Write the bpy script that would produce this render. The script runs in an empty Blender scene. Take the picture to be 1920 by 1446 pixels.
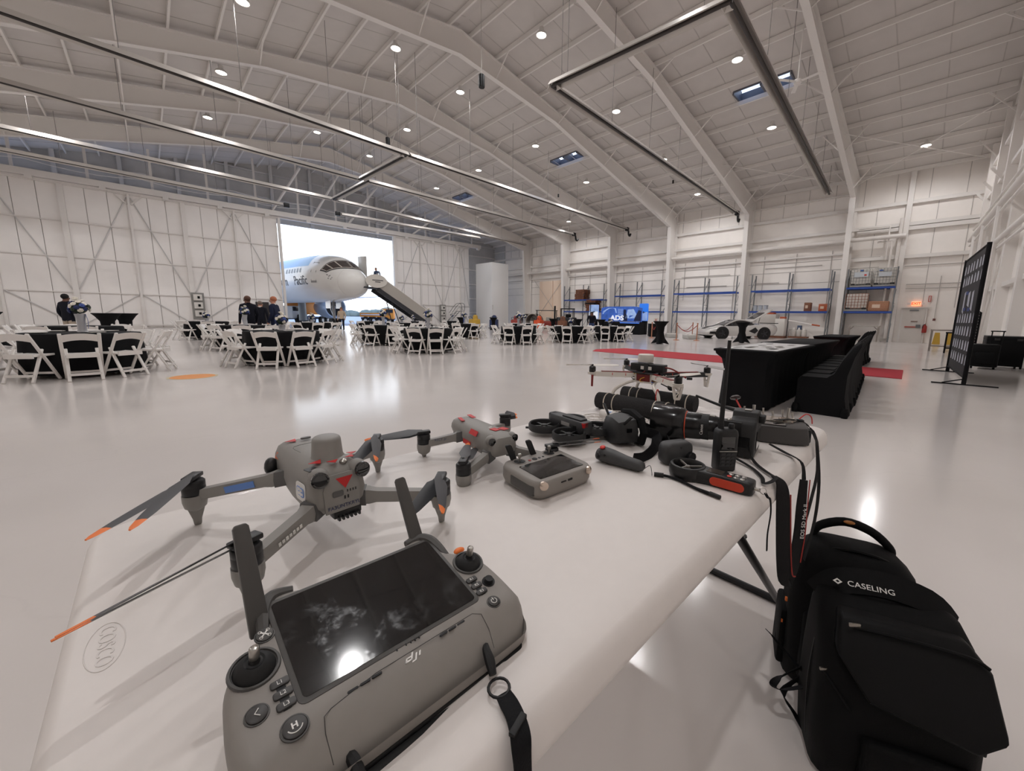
import bpy, bmesh, math, random
from mathutils import Vector as V, Matrix as M, Euler
random.seed(7)
sc = bpy.context.scene
col = sc.collection
PI = math.pi
# ---------------------------------------------------------------- camera
cam_d = bpy.data.cameras.new('camera'); cam = bpy.data.objects.new('camera', cam_d); col.objects.link(cam)
CAM_F, CAM_YAW, CAM_PITCH, CAM_ROLL, CAM_CX, CAM_CY, CAM_H = 729.3, 45.073, 8.911, .919, 1014.45, 709.2, 1.18
cam_d.sensor_fit = 'HORIZONTAL'; cam_d.sensor_width = 36.0
cam_d.lens = CAM_F / 1920 * 36.0
cam_d.shift_x = (960 - CAM_CX) / 1920; cam_d.shift_y = (CAM_CY - 723) / 1920
cam_d.clip_start = .02; cam_d.clip_end = 2000
_y, _p, _r = (math.radians(a) for a in (CAM_YAW, CAM_PITCH, CAM_ROLL))
_f = V((math.cos(_p) * math.cos(_y), math.cos(_p) * math.sin(_y), -math.sin(_p)))
_rt = V((math.sin(_y), -math.cos(_y), 0)); _up = _rt.cross(_f)
_R = _rt * math.cos(_r) + _up * math.sin(_r); _U = -_rt * math.sin(_r) + _up * math.cos(_r)
_m = M((_R, _U, -_f)).transposed().to_4x4(); _m.translation = V((0, 0, CAM_H))
cam.matrix_world = _m
sc.camera = cam
sc.cycles.diffuse_bounces = 6
# ---------------------------------------------------------------- view, world, exposure
sc.view_settings.view_transform = 'Standard'; sc.view_settings.look = 'None'
sc.view_settings.gamma = 1.0; sc.view_settings.use_curve_mapping = False
sc.view_settings.exposure = 0.0
LAMP_W = 408.0
w = bpy.data.worlds.new('sky_world'); sc.world = w; w.use_nodes = True
nt = w.node_tree; nt.nodes.clear()
_o = nt.nodes.new('ShaderNodeOutputWorld'); _b = nt.nodes.new('ShaderNodeBackground')
_tc = nt.nodes.new('ShaderNodeTexCoord'); _sx = nt.nodes.new('ShaderNodeSeparateXYZ'); _cr = nt.nodes.new('ShaderNodeValToRGB')
nt.links.new(_tc.outputs['Generated'], _sx.inputs[0]); nt.links.new(_sx.outputs[2], _cr.inputs[0])
nt.links.new(_cr.outputs[0], _b.inputs[0]); nt.links.new(_b.outputs[0], _o.inputs[0])
_e = _cr.color_ramp.elements
_e[0].position = 0.0; _e[0].color = (.95, .97, 1, 1); _e[1].position = .9; _e[1].color = (.22, .38, .75, 1)
_x = _e.new(.25); _x.color = (.82, .9, 1, 1)
_b.inputs[1].default_value = 2.4
# ---------------------------------------------------------------- materials
def lin(c):
    return tuple(((v / 255) / 12.92 if v / 255 <= .04045 else ((v / 255 + .055) / 1.055) ** 2.4) for v in c) + (1,)
MATS = {}
def mat(name, rgb, rough=.5, metal=0.0, var=0.0, scale=20.0, bump=0.0, emit=0.0, alpha=1.0, trans=0.0, coat=0.0, ior=1.45):
    if name in MATS: return MATS[name]
    m = bpy.data.materials.new(name); m.use_nodes = True
    n = m.node_tree; p = n.nodes['Principled BSDF']
    c = lin(rgb)
    p.inputs['Base Color'].default_value = c; p.inputs['Roughness'].default_value = rough; p.inputs['Metallic'].default_value = metal
    p.inputs['IOR'].default_value = ior
    if coat: p.inputs['Coat Weight'].default_value = coat; p.inputs['Coat Roughness'].default_value = .08
    if trans: p.inputs['Transmission Weight'].default_value = trans
    if alpha < 1: p.inputs['Alpha'].default_value = alpha
    if emit: p.inputs['Emission Color'].default_value = c; p.inputs['Emission Strength'].default_value = emit
    if var or bump:
        tc = n.nodes.new('ShaderNodeTexCoord'); no = n.nodes.new('ShaderNodeTexNoise')
        no.inputs['Scale'].default_value = scale; no.inputs['Detail'].default_value = 5
        n.links.new(tc.outputs['Object'], no.inputs['Vector'])
        if var:
            r = n.nodes.new('ShaderNodeValToRGB')
            r.color_ramp.elements[0].position = .3; r.color_ramp.elements[1].position = .7
            r.color_ramp.elements[0].color = tuple(v * (1 - var) for v in c[:3]) + (1,)
            r.color_ramp.elements[1].color = tuple(min(1, v * (1 + var)) for v in c[:3]) + (1,)
            n.links.new(no.outputs['Fac'], r.inputs[0]); n.links.new(r.outputs[0], p.inputs['Base Color'])
        if bump:
            b = n.nodes.new('ShaderNodeBump'); b.inputs['Strength'].default_value = bump; b.inputs['Distance'].default_value = .002
            n.links.new(no.outputs['Fac'], b.inputs['Height']); n.links.new(b.outputs[0], p.inputs['Normal'])
    MATS[name] = m
    return m
# ---------------------------------------------------------------- mesh helpers
def frame(d, up=(0, 0, 1)):
    d = V(d).normalized(); u = V(up)
    if abs(d.dot(u)) > .98: u = V((1, 0, 0)) if abs(d.x) < .9 else V((0, 1, 0))
    x = u.cross(d).normalized(); y = d.cross(x)
    return x, y, d
def crom(pts, k=4):                                # Catmull-Rom through the points
    n_ = len(pts); out = []
    for i in range(n_ - 1):
        a, b, c, d = pts[max(i - 1, 0)], pts[i], pts[i + 1], pts[min(i + 2, n_ - 1)]
        for j in range(k):
            t = j / k; out.append((b * 2 + (c - a) * t + (a * 2 - b * 5 + c * 4 - d) * t * t + (b * 3 - a - c * 3 + d) * t ** 3) * .5)
    return out + [pts[-1]]
class MB:
    def __init__(s): s.v = []; s.f = []; s.mi = []; s.cur = 0
    def add(s, vs, fs, mi=None):
        k = len(s.v); s.v += [tuple(q) for q in vs]
        for q in fs: s.f.append(tuple(k + i for i in q)); s.mi.append(s.cur if mi is None else mi)
        return s
    def box(s, c, d, rz=0, T=None):
        x, y, z = d[0] / 2, d[1] / 2, d[2] / 2; ca, sa = math.cos(rz), math.sin(rz); vs = []
        for k in (-z, z):
            for (i, j) in ((-x, -y), (x, -y), (x, y), (-x, y)):
                q = V((c[0] + i * ca - j * sa, c[1] + i * sa + j * ca, c[2] + k)); vs.append(T @ q if T else q)
        return s.add(vs, [(3, 2, 1, 0), (4, 5, 6, 7), (0, 1, 5, 4), (1, 2, 6, 5), (2, 3, 7, 6), (3, 0, 4, 7)])
    def bar(s, p, q, w, h, up=(0, 0, 1)):           # rectangular bar from p to q
        p, q = V(p), V(q); x, y, d = frame(q - p, up); vs = []
        for e in (p, q):
            for (i, j) in ((-1, -1), (1, -1), (1, 1), (-1, 1)): vs.append(e + x * (i * w / 2) + y * (j * h / 2))
        return s.add(vs, [(3, 2, 1, 0), (4, 5, 6, 7), (0, 1, 5, 4), (1, 2, 6, 5), (2, 3, 7, 6), (3, 0, 4, 7)])
    def cyl(s, p, q, r0, r1=None, n=12, cap=True):
        r1 = r0 if r1 is None else r1; p, q = V(p), V(q); x, y, d = frame(q - p); vs = []
        for e, r in ((p, r0), (q, r1)):
            for i in range(n): a = 2 * PI * i / n; vs.append(e + x * (r * math.cos(a)) + y * (r * math.sin(a)))
        fs = [(i, (i + 1) % n, n + (i + 1) % n, n + i) for i in range(n)]
        if cap: fs += [tuple(range(n - 1, -1, -1)), tuple(range(n, 2 * n))]
        return s.add(vs, fs)
    def tube(s, pts, r, n=8, closed=False, sharp=False):
        pts = [V(p) for p in pts]; rs = list(r) if isinstance(r, (list, tuple)) else [r] * len(pts)
        if not closed and 3 <= len(pts) <= 9 and not sharp: rs = [q.x for q in crom([V((q, 0, 0)) for q in rs])]; pts = crom(pts)
        rings = []; k0 = len(s.v); px = None
        m = len(pts)
        for i, p in enumerate(pts):
            a = pts[(i - 1) % m] if (i > 0 or closed) else p; b = pts[(i + 1) % m] if (i < m - 1 or closed) else p
            d = (b - a).normalized()
            if px is None: x, y, _ = frame(d)
            else:
                x = (px - d * px.dot(d)); x = x.normalized() if x.length > 1e-6 else frame(d)[0]; y = d.cross(x)
            px = x; rings.append([p + x * (rs[i] * math.cos(2 * PI * j / n)) + y * (rs[i] * math.sin(2 * PI * j / n)) for j in range(n)])
        vs = [q for g in rings for q in g]; fs = []
        for i in range(m if closed else m - 1):
            i2 = (i + 1) % m
            for j in range(n): fs.append((i * n + j, i * n + (j + 1) % n, i2 * n + (j + 1) % n, i2 * n + j))
        if not closed: fs += [tuple(range(n - 1, -1, -1)), tuple((m - 1) * n + j for j in range(n))]
        return s.add(vs, fs)
    def strip(s, pts, ws, t, up):                   # flat strap through points; up = list of normals or one
        pts = [V(p) for p in pts]
        if len(pts) > 2:
            if isinstance(ws, (list, tuple)): ws = [q.x for q in crom([V((q, 0, 0)) for q in ws])]
            if isinstance(up, list): up = crom([V(q) for q in up])
            pts = crom(pts)
        m = len(pts); vs = []
        for i, p in enumerate(pts):
            d = (pts[min(i + 1, m - 1)] - pts[max(i - 1, 0)]).normalized(); u = V(up[i] if isinstance(up, list) else up)
            x = u.cross(d).normalized(); nrm = d.cross(x); wd = ws[i] if isinstance(ws, (list, tuple)) else ws
            vs += [p - x * wd / 2 - nrm * t / 2, p + x * wd / 2 - nrm * t / 2, p + x * wd / 2 + nrm * t / 2, p - x * wd / 2 + nrm * t / 2]
        fs = []
        for i in range(m - 1):
            for j in range(4): fs.append((i * 4 + j, i * 4 + (j + 1) % 4, i * 4 + 4 + (j + 1) % 4, i * 4 + 4 + j))
        fs += [(3, 2, 1, 0), tuple((m - 1) * 4 + j for j in range(4))]
        return s.add(vs, fs)
    def lathe(s, prof, n=16, c=(0, 0, 0), axis=(0, 0, 1), sx=1, sy=1):
        x, y, d = frame(axis, (0, 1, 0) if abs(V(axis).normalized().z) > .9 else (0, 0, 1)); c = V(c); vs = []
        for (r, z) in prof:
            for i in range(n): a = 2 * PI * i / n; vs.append(c + x * (r * sx * math.cos(a)) + y * (r * sy * math.sin(a)) + d * z)
        m = len(prof); fs = [(k * n + i, k * n + (i + 1) % n, (k + 1) * n + (i + 1) % n, (k + 1) * n + i) for k in range(m - 1) for i in range(n)]
        if prof[0][0] > 1e-6: fs.append(tuple(range(n - 1, -1, -1)))
        if prof[-1][0] > 1e-6: fs.append(tuple((m - 1) * n + i for i in range(n)))
        return s.add(vs, fs)
    def ball(s, c, r, n=12, k=8):
        r = (r, r, r) if not isinstance(r, (tuple, list)) else r; vs = []; c = V(c)
        for i in range(k + 1):
            t = PI * i / k
            for j in range(n): a = 2 * PI * j / n; vs.append(c + V((r[0] * math.sin(t) * math.cos(a), r[1] * math.sin(t) * math.sin(a), -r[2] * math.cos(t))))
        return s.add(vs, [(i * n + j, i * n + (j + 1) % n, (i + 1) * n + (j + 1) % n, (i + 1) * n + j) for i in range(k) for j in range(n)])
    def prism(s, poly, z0, z1, T=None, inset=0, top=None):       # polygon in xy extruded in z
        n = len(poly); tp = top or poly; f = (lambda q: T @ V(q)) if T else V
        vs = [f((p[0], p[1], z0)) for p in poly] + [f((p[0], p[1], z1)) for p in tp]
        return s.add(vs, [(i, (i + 1) % n, n + (i + 1) % n, n + i) for i in range(n)] + [tuple(range(n - 1, -1, -1)), tuple(range(n, 2 * n))])
    def loft(s, secs, cap=True, closed=True):
        n = len(secs[0]); m = len(secs); vs = [q for g in secs for q in g]; fs = []
        for k in range(m - 1):
            for i in range(n if closed else n - 1): fs.append((k * n + i, k * n + (i + 1) % n, (k + 1) * n + (i + 1) % n, (k + 1) * n + i))
        if cap: fs += [tuple(range(n - 1, -1, -1)), tuple((m - 1) * n + i for i in range(n))]
        return s.add(vs, fs)
    def xf(s, T, k=0):
        for i in range(k, len(s.v)): s.v[i] = tuple(T @ V(s.v[i]))
        return s
    def mesh(s, name, mats, smooth=False, bevel=0, seg=2, angle=40):
        me = bpy.data.meshes.new(name); me.from_pydata(s.v, [], s.f)
        for mm in (mats if isinstance(mats, (list, tuple)) else [mats]): me.materials.append(mm)
        if any(s.mi): me.polygons.foreach_set('material_index', s.mi)
        b = bmesh.new(); b.from_mesh(me)
        bmesh.ops.remove_doubles(b, verts=b.verts, dist=1e-5)
        bmesh.ops.recalc_face_normals(b, faces=b.faces)
        if bevel:
            es = [e for e in b.edges if len(e.link_faces) == 2 and e.calc_face_angle(0) > math.radians(angle)]
            try: bmesh.ops.bevel(b, geom=es, offset=bevel, offset_type='OFFSET', segments=seg, profile=.5, affect='EDGES', clamp_overlap=True)
            except Exception: pass
            smooth = True
        b.to_mesh(me); b.free()
        if smooth:
            me.polygons.foreach_set('use_smooth', [True] * len(me.polygons))
            try: me.set_sharp_from_angle(angle=math.radians(angle))
            except Exception: pass
        me.update()
        return me
def obj(name, me, parent=None, T=None):
    o = bpy.data.objects.new(name, me); col.objects.link(o)
    if parent: o.parent = parent
    if T is not None: o.matrix_local = T
    return o
def part(name, mb, m, parent=None, smooth=False, bevel=0, seg=2, label=None, angle=40):
    if name.endswith(('strap', 'webbing', 'cord', 'lid_band', 'ribbon')): smooth = True
    o = obj(name, mb.mesh(name, m, smooth, bevel, seg, angle), parent)
    if label: o['label'] = label
    return o
def tag(o, label, cat, group=None):
    o['label'] = label; o['category'] = cat
    if group: o['group'] = group
    return o
def thing(name, label, cat, loc=(0, 0, 0), rz=0, group=None, rot=None, scale=1):
    o = bpy.data.objects.new(name, None); col.objects.link(o); o.location = loc
    o.rotation_euler = rot if rot else (0, 0, rz); o.scale = (scale,) * 3; o.empty_display_size = .1
    return tag(o, label, cat, group)
def struct(name, mb, m, parent=None, smooth=False, bevel=0):
    o = part(name, mb, m, parent, smooth, bevel)
    if not parent: o['kind'] = 'structure'
    return o
def sroot(name):
    o = bpy.data.objects.new(name, None); col.objects.link(o); o['kind'] = 'structure'; return o
def dup(root, loc, rz, label=None, group=None, scale=None):
    r = root.copy(); col.objects.link(r); r.location = loc; r.rotation_euler = (0, 0, rz)
    if scale: r.scale = (scale,) * 3
    if label: r['label'] = label
    if group: r['group'] = group
    for ch in list(root.children):
        c = ch.copy(); col.objects.link(c); c.parent = r
        for g in list(ch.children):
            d = g.copy(); col.objects.link(d); d.parent = c
    return r
def text(name, s, size, m, parent, T, depth=.0006, align='CENTER', mapf=None, xs=1.0, shear=0, bold=0):
    cu = bpy.data.curves.new(name, 'FONT'); cu.body = s; cu.size = size; cu.extrude = depth / 2; cu.align_x = align; cu.align_y = 'CENTER'
    cu.shear = shear; cu.offset = bold; cu.resolution_u = 3
    o = bpy.data.objects.new(name, cu); col.objects.link(o)
    dg = bpy.context.evaluated_depsgraph_get(); me = bpy.data.meshes.new_from_object(o.evaluated_get(dg))
    bpy.data.objects.remove(o); bpy.data.curves.remove(cu)
    me.name = name; me.materials.clear(); me.materials.append(m)
    if xs != 1: me.transform(M.Diagonal((xs, 1, 1, 1)))
    if mapf:
        for v in me.vertices: v.co = mapf(v.co)
        T = None
    return obj(name, me, parent, T)
def TR(loc, rx=0, ry=0, rz=0, s=1):
    return M.Translation(loc) @ Euler((rx, ry, rz)).to_matrix().to_4x4() @ M.Scale(s, 4)
def rrect(w, h, r, n=4, cx=0, cy=0):
    out = []
    for (sx, sy, a0) in ((1, 1, 0), (-1, 1, 90), (-1, -1, 180), (1, -1, 270)):
        for i in range(n + 1):
            a = math.radians(a0 + 90 * i / n); out.append((cx + sx * (w / 2 - r) + r * math.cos(a), cy + sy * (h / 2 - r) + r * math.sin(a)))
    return out
# ================================================================ hangar structure
XL, XR, YB = -10.7, 33.0, 42.0
RX, RZ, SL = 11.15, 14.1, .18
FY = [-1.4, 4.6, 10.7, 16.75, 22.85, 28.9, 35.0]
def roof(x): return RZ - SL * abs(x - RX)
def side_y(x): return -1.15 - (XR - x) * .047
white = mat('white_paint', (244, 239, 234), .55, var=.02, scale=1.5)
steel = mat('white_steel', (230, 226, 222), .5)
seamm = mat('seam_grey', (188, 183, 179), .7)
liner = mat('roof_liner', (206, 201, 197), .8, var=.02, scale=2)
greyp = mat('grey_siding', (196, 195, 194), .6, var=.05, scale=2)
doorw = mat('door_panel', (242, 238, 235), .5, var=.03, scale=.8)
# floor: coated concrete, fine stains and faint cracks
fm = mat('floor_epoxy', (210, 204, 201), .15)
n = fm.node_tree; p = n.nodes['Principled BSDF']
tc = n.nodes.new('ShaderNodeTexCoord'); no = n.nodes.new('ShaderNodeTexNoise'); no.inputs['Scale'].default_value = .6; no.inputs['Detail'].default_value = 8
r = n.nodes.new('ShaderNodeValToRGB'); r.color_ramp.elements[0].position = .3; r.color_ramp.elements[1].position = .75
r.color_ramp.elements[0].color = lin((203, 197, 193)); r.color_ramp.elements[1].color = lin((213, 207, 204))
n.links.new(tc.outputs['Object'], no.inputs[0]); n.links.new(no.outputs[0], r.inputs[0])
vo = n.nodes.new('ShaderNodeTexVoronoi'); vo.feature = 'DISTANCE_TO_EDGE'; vo.inputs['Scale'].default_value = .35
nz = n.nodes.new('ShaderNodeTexNoise'); nz.inputs['Scale'].default_value = 1.3; nz.inputs['Detail'].default_value = 6
mx = n.nodes.new('ShaderNodeVectorMath'); mx.operation = 'MULTIPLY_ADD'; mx.inputs[1].default_value = (.6, .6, .6)
n.links.new(tc.outputs['Object'], nz.inputs[0]); n.links.new(nz.outputs[1], mx.inputs[0]); n.links.new(tc.outputs['Object'], mx.inputs[2]); n.links.new(mx.outputs[0], vo.inputs[0])
cr = n.nodes.new('ShaderNodeValToRGB'); cr.color_ramp.elements[0].color = (.975, .975, .975, 1); cr.color_ramp.elements[1].position = .004; cr.color_ramp.elements[1].color = (1, 1, 1, 1)
n.links.new(vo.outputs[0], cr.inputs[0])
mm = n.nodes.new('ShaderNodeMix'); mm.data_type = 'RGBA'; mm.blend_type = 'MULTIPLY'; mm.inputs[0].default_value = 1
n.links.new(r.outputs[0], mm.inputs[6]); n.links.new(cr.outputs[0], mm.inputs[7]); n.links.new(mm.outputs[2], p.inputs['Base Color'])
n2 = n.nodes.new('ShaderNodeTexNoise'); n2.inputs['Scale'].default_value = 55; n2.inputs['Detail'].default_value = 2
bp = n.nodes.new('ShaderNodeBump'); bp.inputs['Strength'].default_value = .035; bp.inputs['Distance'].default_value = .004
n.links.new(tc.outputs['Object'], n2.inputs[0]); n.links.new(n2.outputs[0], bp.inputs['Height']); n.links.new(bp.outputs[0], p.inputs['Normal'])
struct('floor', MB().box((11.15, 18.5, -.1), (44.5, 47.6, .2)), fm)
def outside():
    tar = mat('tarmac', (176, 182, 192), .8, var=.12, scale=.2)
    struct('ground', MB().box((11, 180, -.32), (500, 276, .2)).box((11, 42.2, -.12), (44, .8, .2)), tar)
outside()
# walls: rack wall (right), side wall, gable, left wall
wr = sroot('wall_right')
part('wall_sheet', MB().box((XR + .1, 20, 5.1), (.2, 45, 10.4)), white, wr)
gm = steel
def girt_y(z, y0, y1, h=.2, x=XR - .12, d=.22): part('girt', MB().box((x, (y0 + y1) / 2, z), (d, y1 - y0, h)), gm, wr)
for z in (8.3, 7.05): girt_y(z, -1.1, 42)
girt_y(6.8, -1.1, 4.3, .22); girt_y(5.15, -1.1, 4.3, .2)
for z, h in ((6.35, .3), (5.6, .1)): girt_y(z, 4.9, 41.5, h)
girt_y(9.3, 4.9, 42, .08)
for k in range(29):                                            # panel seams on the upper sheets
    y = -.3 + k * 1.5
    part('panel_seam', MB().box((XR - .012, y, 9.2), (.02, .03, 1.7)), seamm, wr)
for z in (3.85, 4.65, 5.3):
    part('panel_seam', MB().box((XR - .012, 22, z), (.02, 38, .035)), seamm, wr)
for k in range(4): part('panel_seam', MB().box((XR - .012, -.6 + 1.35 * k, 5.2), (.02, .03, 6.2)), seamm, wr)
# door in the rack wall with cross braces, warm light put into leaf colour
wd = sroot('door_1')
part('door_leaf', MB().box((XR - .05, 32.4, 2.65), (.12, 2.1, 5.3)), mat('warm_glow_door', (246, 222, 200), .5), wd); part('door_leaf', MB().box((XR - .05, 30.2, 2.65), (.12, 2.1, 5.3)), mat('warm_glow_door', (246, 222, 200), .5), wd)
for a, b in (((34.4, 5.6), (29.4, .4)), ((34.4, .4), (29.4, 5.6))):
    part('brace_rod', MB().cyl((XR - .2, a[0], a[1]), (XR - .2, b[0], b[1]), .02, n=6), seamm, wd)
# left wall and side wall (behind the photographer)
wl = sroot('wall_left'); part('wall_sheet', MB().box((XL - .1, 20, 5), (.2, 48, 10.6)), white, wl)
ws = sroot('wall_front')
ang = math.atan(.047)
def onside(x, off, z): return V((x, side_y(x) + off, z))
mbx = MB(); pts = [(x, z) for x, z in ((XL, -.0), (XR, 0), (XR, roof(XR)), (RX, RZ), (XL, roof(XL)))]
mbx.loft([[onside(x, 0, z) for x, z in pts], [onside(x, -.2, z) for x, z in pts]])
part('wall_sheet', mbx, white, ws)
for x in (31.2, 28.2, 25.2, 22, 18.7, 15.5, 12, 8, 4):
    part('wall_column', MB().box((x, side_y(x) + .15, roof(x) / 2 - .1), (.3, .3, roof(x) - .4), rz=ang), steel, ws)
for z, rad, off in ((5.75, .11, .42), (5.45, .05, .4), (4.35, .09, .36), (4.1, .05, .3), (6.3, .04, .35)):
    part('pipe', MB().cyl(onside(32.7, off, z), onside(2, off, z), rad, n=10), steel, ws, smooth=True)
for z in (2.6, 7.6, 9.2): part('girt', MB().bar(onside(32.7, .1, z), onside(2, .1, z), .2, .16), steel, ws)
for x in (30.6, 27.5, 23.5): part('pipe', MB().tube([onside(x, .42, 5.75), onside(x, .4, .0)], .09, 8), steel, ws, smooth=True)
for a, b in ((31, 28.4), (28, 25.4), (25, 22.2)):
    part('brace_rod', MB().cyl(onside(a, .2, .4), onside(b, .2, 5.2), .03, n=6), steel, ws); part('brace_rod', MB().cyl(onside(b, .2, .4), onside(a, .2, 5.2), .03, n=6), steel, ws)
for x in (31.6, 29.3, 27):
    part('bracket', MB().bar(onside(x, .1, 7.4), onside(x, .55, 8.0), .05, .1), steel, ws)
# gable end above and beside the hangar doors
gb = sroot('wall_back')
mb = MB()
for x0, x1, zb in ((XL, 27.6, 9.0), (27.6, XR, 0)):
    xs = [x0] + ([RX] if x0 < RX < x1 else []) + [x1]
    poly = [(x0, zb), (x1, zb)] + [(x, roof(x)) for x in reversed(xs)]
    mb.loft([[V((x, YB, z)) for x, z in poly], [V((x, YB + .2, z)) for x, z in poly]])
part('wall_sheet', mb, greyp, gb)
for k in range(5): part('girt', MB().box((30.3, YB - .1, 1.6 + 1.75 * k), (5.4, .16, .12)), steel, gb)
for z in (9.9, 10.9, 11.9, 12.9):
    hw = (RZ - z) / SL - .3
    part('girt', MB().box(((max(XL, RX - hw) + min(XR, RX + hw)) / 2, YB - .1, z), (min(XR, RX + hw) - max(XL, RX - hw), .16, .1)), mat('grey_steel', (206, 204, 203), .5), gb)
for k in range(13):
    x = -9.5 + 3.0 * k
    part('gable_post', MB().box((x, YB - .2, (9.1 + roof(x)) / 2), (.22, .3, roof(x) - 9.1)), mat('grey_steel', (206, 204, 203), .5), gb)
part('wall_sheet', MB().box((XR, YB - 1, 5), (.2, 2.2, 10.2)), greyp, gb)
# hangar door leaves, each built of panels, posts, girts and rods
YD = 40.0
posts = [-9.2, -6.2, -3.26, -.28, 2.45, 5.42, 8.3]
rposts = [18.4, 21.2, 23.9, 26.2, 27.5]
rows = [0.0, 2.33, 4.55, 6.75, 9.0]
def leaf(nm, x0, x1, thick):
    L = sroot(nm)
    for i in range(4):
        k = 3 if x1 - x0 > 2 else 2; wdt = (x1 - x0) / k
        for j in range(k):
            part('panel', MB().box((x0 + wdt * (j + .5), YD + .06, (rows[i] + rows[i + 1]) / 2), (wdt - .03, .08, rows[i + 1] - rows[i] - .03)), doorw, L)
        part('girt', MB().box(((x0 + x1) / 2, YD - .03, rows[i + 1]), (x1 - x0, .1, .07)), steel, L)
    part('girt', MB().box(((x0 + x1) / 2, YD - .03, .18), (x1 - x0, .12, .1)), steel, L)
    part('backing', MB().box(((x0 + x1) / 2, YD + .12, 4.5), (x1 - x0, .03, 9)), seamm, L)
    part('post', MB().box((x0, YD - .1, 4.5), (.26 if thick else .12, .22, 9.0)), steel, L)
    a, b = (x0 + .1, x1 - .1) if thick else (x1 - .1, x0 + .1)
    part('rod', MB().cyl((a, YD - .05, 2.4), (b, YD - .05, 8.8), .035, n=6), mat('grey_steel', (206, 204, 203), .5), L)
    part('rod', MB().cyl((a, YD - .05, .2), (b, YD - .05, 2.3), .035, n=6), mat('grey_steel', (206, 204, 203), .5), L)
    part('knee_brace', MB().bar((b, YD - .1, 8.35), (b + (.55 if b < (x0 + x1) / 2 else -.55), YD - .1, 8.95), .08, .08), steel, L)
di = 1
allp = list(zip([XL] + posts[:-1], posts)) + list(zip(rposts[:-1], rposts[1:]))
for i, (a, b) in enumerate(allp):
    di += 1; leaf('door_%d' % di, a, b, i % 2 == 1)
tr1 = sroot('trim_1')
part('header_beam', MB().box((9.5, YD - .2, 9.35), (39, .35, .38)), steel, tr1)
part('header_rail', MB().box((8.5, YD - .05, 9.08), (38, .2, .12)), steel, tr1)
part('jamb', MB().box((8.42, YD - .1, 4.5), (.16, .3, 9.0)), steel, tr1); part('jamb', MB().box((18.3, YD - .1, 4.5), (.16, .3, 9.0)), steel, tr1)
for k in range(13):
    x = -8 + 3.0 * k
    part('hanger_post', MB().box((x, YD + .1, (9.5 + roof(x)) / 2), (.14, .14, roof(x) - 9.5)), steel, tr1)
    part('roller_box', MB().box((x + .6, YD - .3, 9.12), (.3, .25, .3)), steel, tr1)
for x in (8.2, 11.2, 14.2, 17.4, 20.5, 23.6):
    part('strut', MB().bar((x - .2, YD - .2, 9.5), (x + 1.2, 36.4, roof(x) - 1.2), .12, .12), steel, tr1)
for z0, z1 in ((10.1, 9.9), (10.5, 10.2)):
    pts = []
    for k in range(40): x = -9.5 + k; pts.append((x, YD - .3, z0 - .25 * math.sin(PI * ((k % 5) / 5))))
    part('sagging_cable', MB().tube(pts, .02, 5), steel, tr1)
# white service box by the corner
wb = thing('white_enclosure', 'tall plain white box standing in the far corner by the hangar doors', 'enclosure', (29.6, 36.5, 0))
part('panel', MB().box((-1.15, 0.35, 3.55), (2.3, 3.0, 7.1)), mat('enclosure_white', (226, 226, 226), .35), wb, bevel=.03)
part('handle', MB().box((-2.2, -1.17, 2.2), (.05, .05, .5)), seamm, wb)
part('edge_strip', MB().box((0.0, -1.15, 3.55), (.06, .06, 7.1)), steel, wb)
# ceiling: two slopes with purlins, seams; frames as separate structure
ce = sroot('ceiling')
for s in (-1, 1):
    xe = XR if s > 0 else XL
    mb = MB(); xs = [RX, xe]
    sky = [(21.4, 22.4)] if s > 0 else [(-.9, .1)]
    ys = [(5.95, 8.4), (18.45, 20.85), (31.5, 33.7)] if s > 0 else [(29.9, 31.6)]
    xa, xb = sky[0]; brk = sorted([RX, xa, xb, xe], reverse=(s < 0))
    ybr = [-4.0] + [v for q in ys for v in q] + [YB + .2]
    for i in range(3):
        for j in range(len(ybr) - 1):
            if i == 1 and j % 2 == 1: continue
            x0, x1, y0, y1 = brk[i], brk[i + 1], ybr[j], ybr[j + 1]
            q = [(x0, y0), (x1, y0), (x1, y1), (x0, y1)]
            mb.loft([[V((x, y, roof(x))) for x, y in q], [V((x, y, roof(x) + .15)) for x, y in q]])
    part('liner', mb, liner, ce)
    for (y0, y1) in ys:
        f = MB()
        for (x, yy, dx, dy) in ((xa, (y0 + y1) / 2, .08, y1 - y0), (xb, (y0 + y1) / 2, .08, y1 - y0), ((xa + xb) / 2, y0, xb - xa, .08), ((xa + xb) / 2, y1, xb - xa, .08), ((xa + xb) / 2, (y0 + y1) / 2, xb - xa, .1)):
            f.box((x, yy, roof(x) + .2), (dx, dy, .5))
        part('skylight_curb', f, mat('skylight_curb', (96, 98, 108), .5), ce)
        part('skylight_pane', MB().box(((xa + xb) / 2, (y0 + y1) / 2, roof(xa) + .42), (xb - xa, y1 - y0, .02)), mat('skylight_glass', (235, 242, 250), .05, trans=1.0, ior=1.1), ce)
        if s < 0 or y0 > 17: part('skylight_stay', MB().bar((xa + .2, y0 + .9, roof(xa) + .1), (xb - .2, y0 + 1.5, roof(xa) + .38), .18, .04), steel, ce)
    np = 15
    for k in range(np):
        x = RX + s * (.55 + k * 1.5)
        part('purlin', MB().box((x, 20.4, roof(x) - .11), (.075, 43.2, .2)), steel, ce)
    for k in range(28):
        y = -.6 + k * 1.52
        if min(abs(y - q) for q in FY) < .3: continue
        mb = MB(); a, b = V((RX + s * .1, y, roof(RX) - .012)), V((xe, y, roof(xe) - .012)); mb.bar(a, b, .035, .02)
        part('liner_seam', mb, seamm, ce)
fr = sroot('trim_2')
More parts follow.
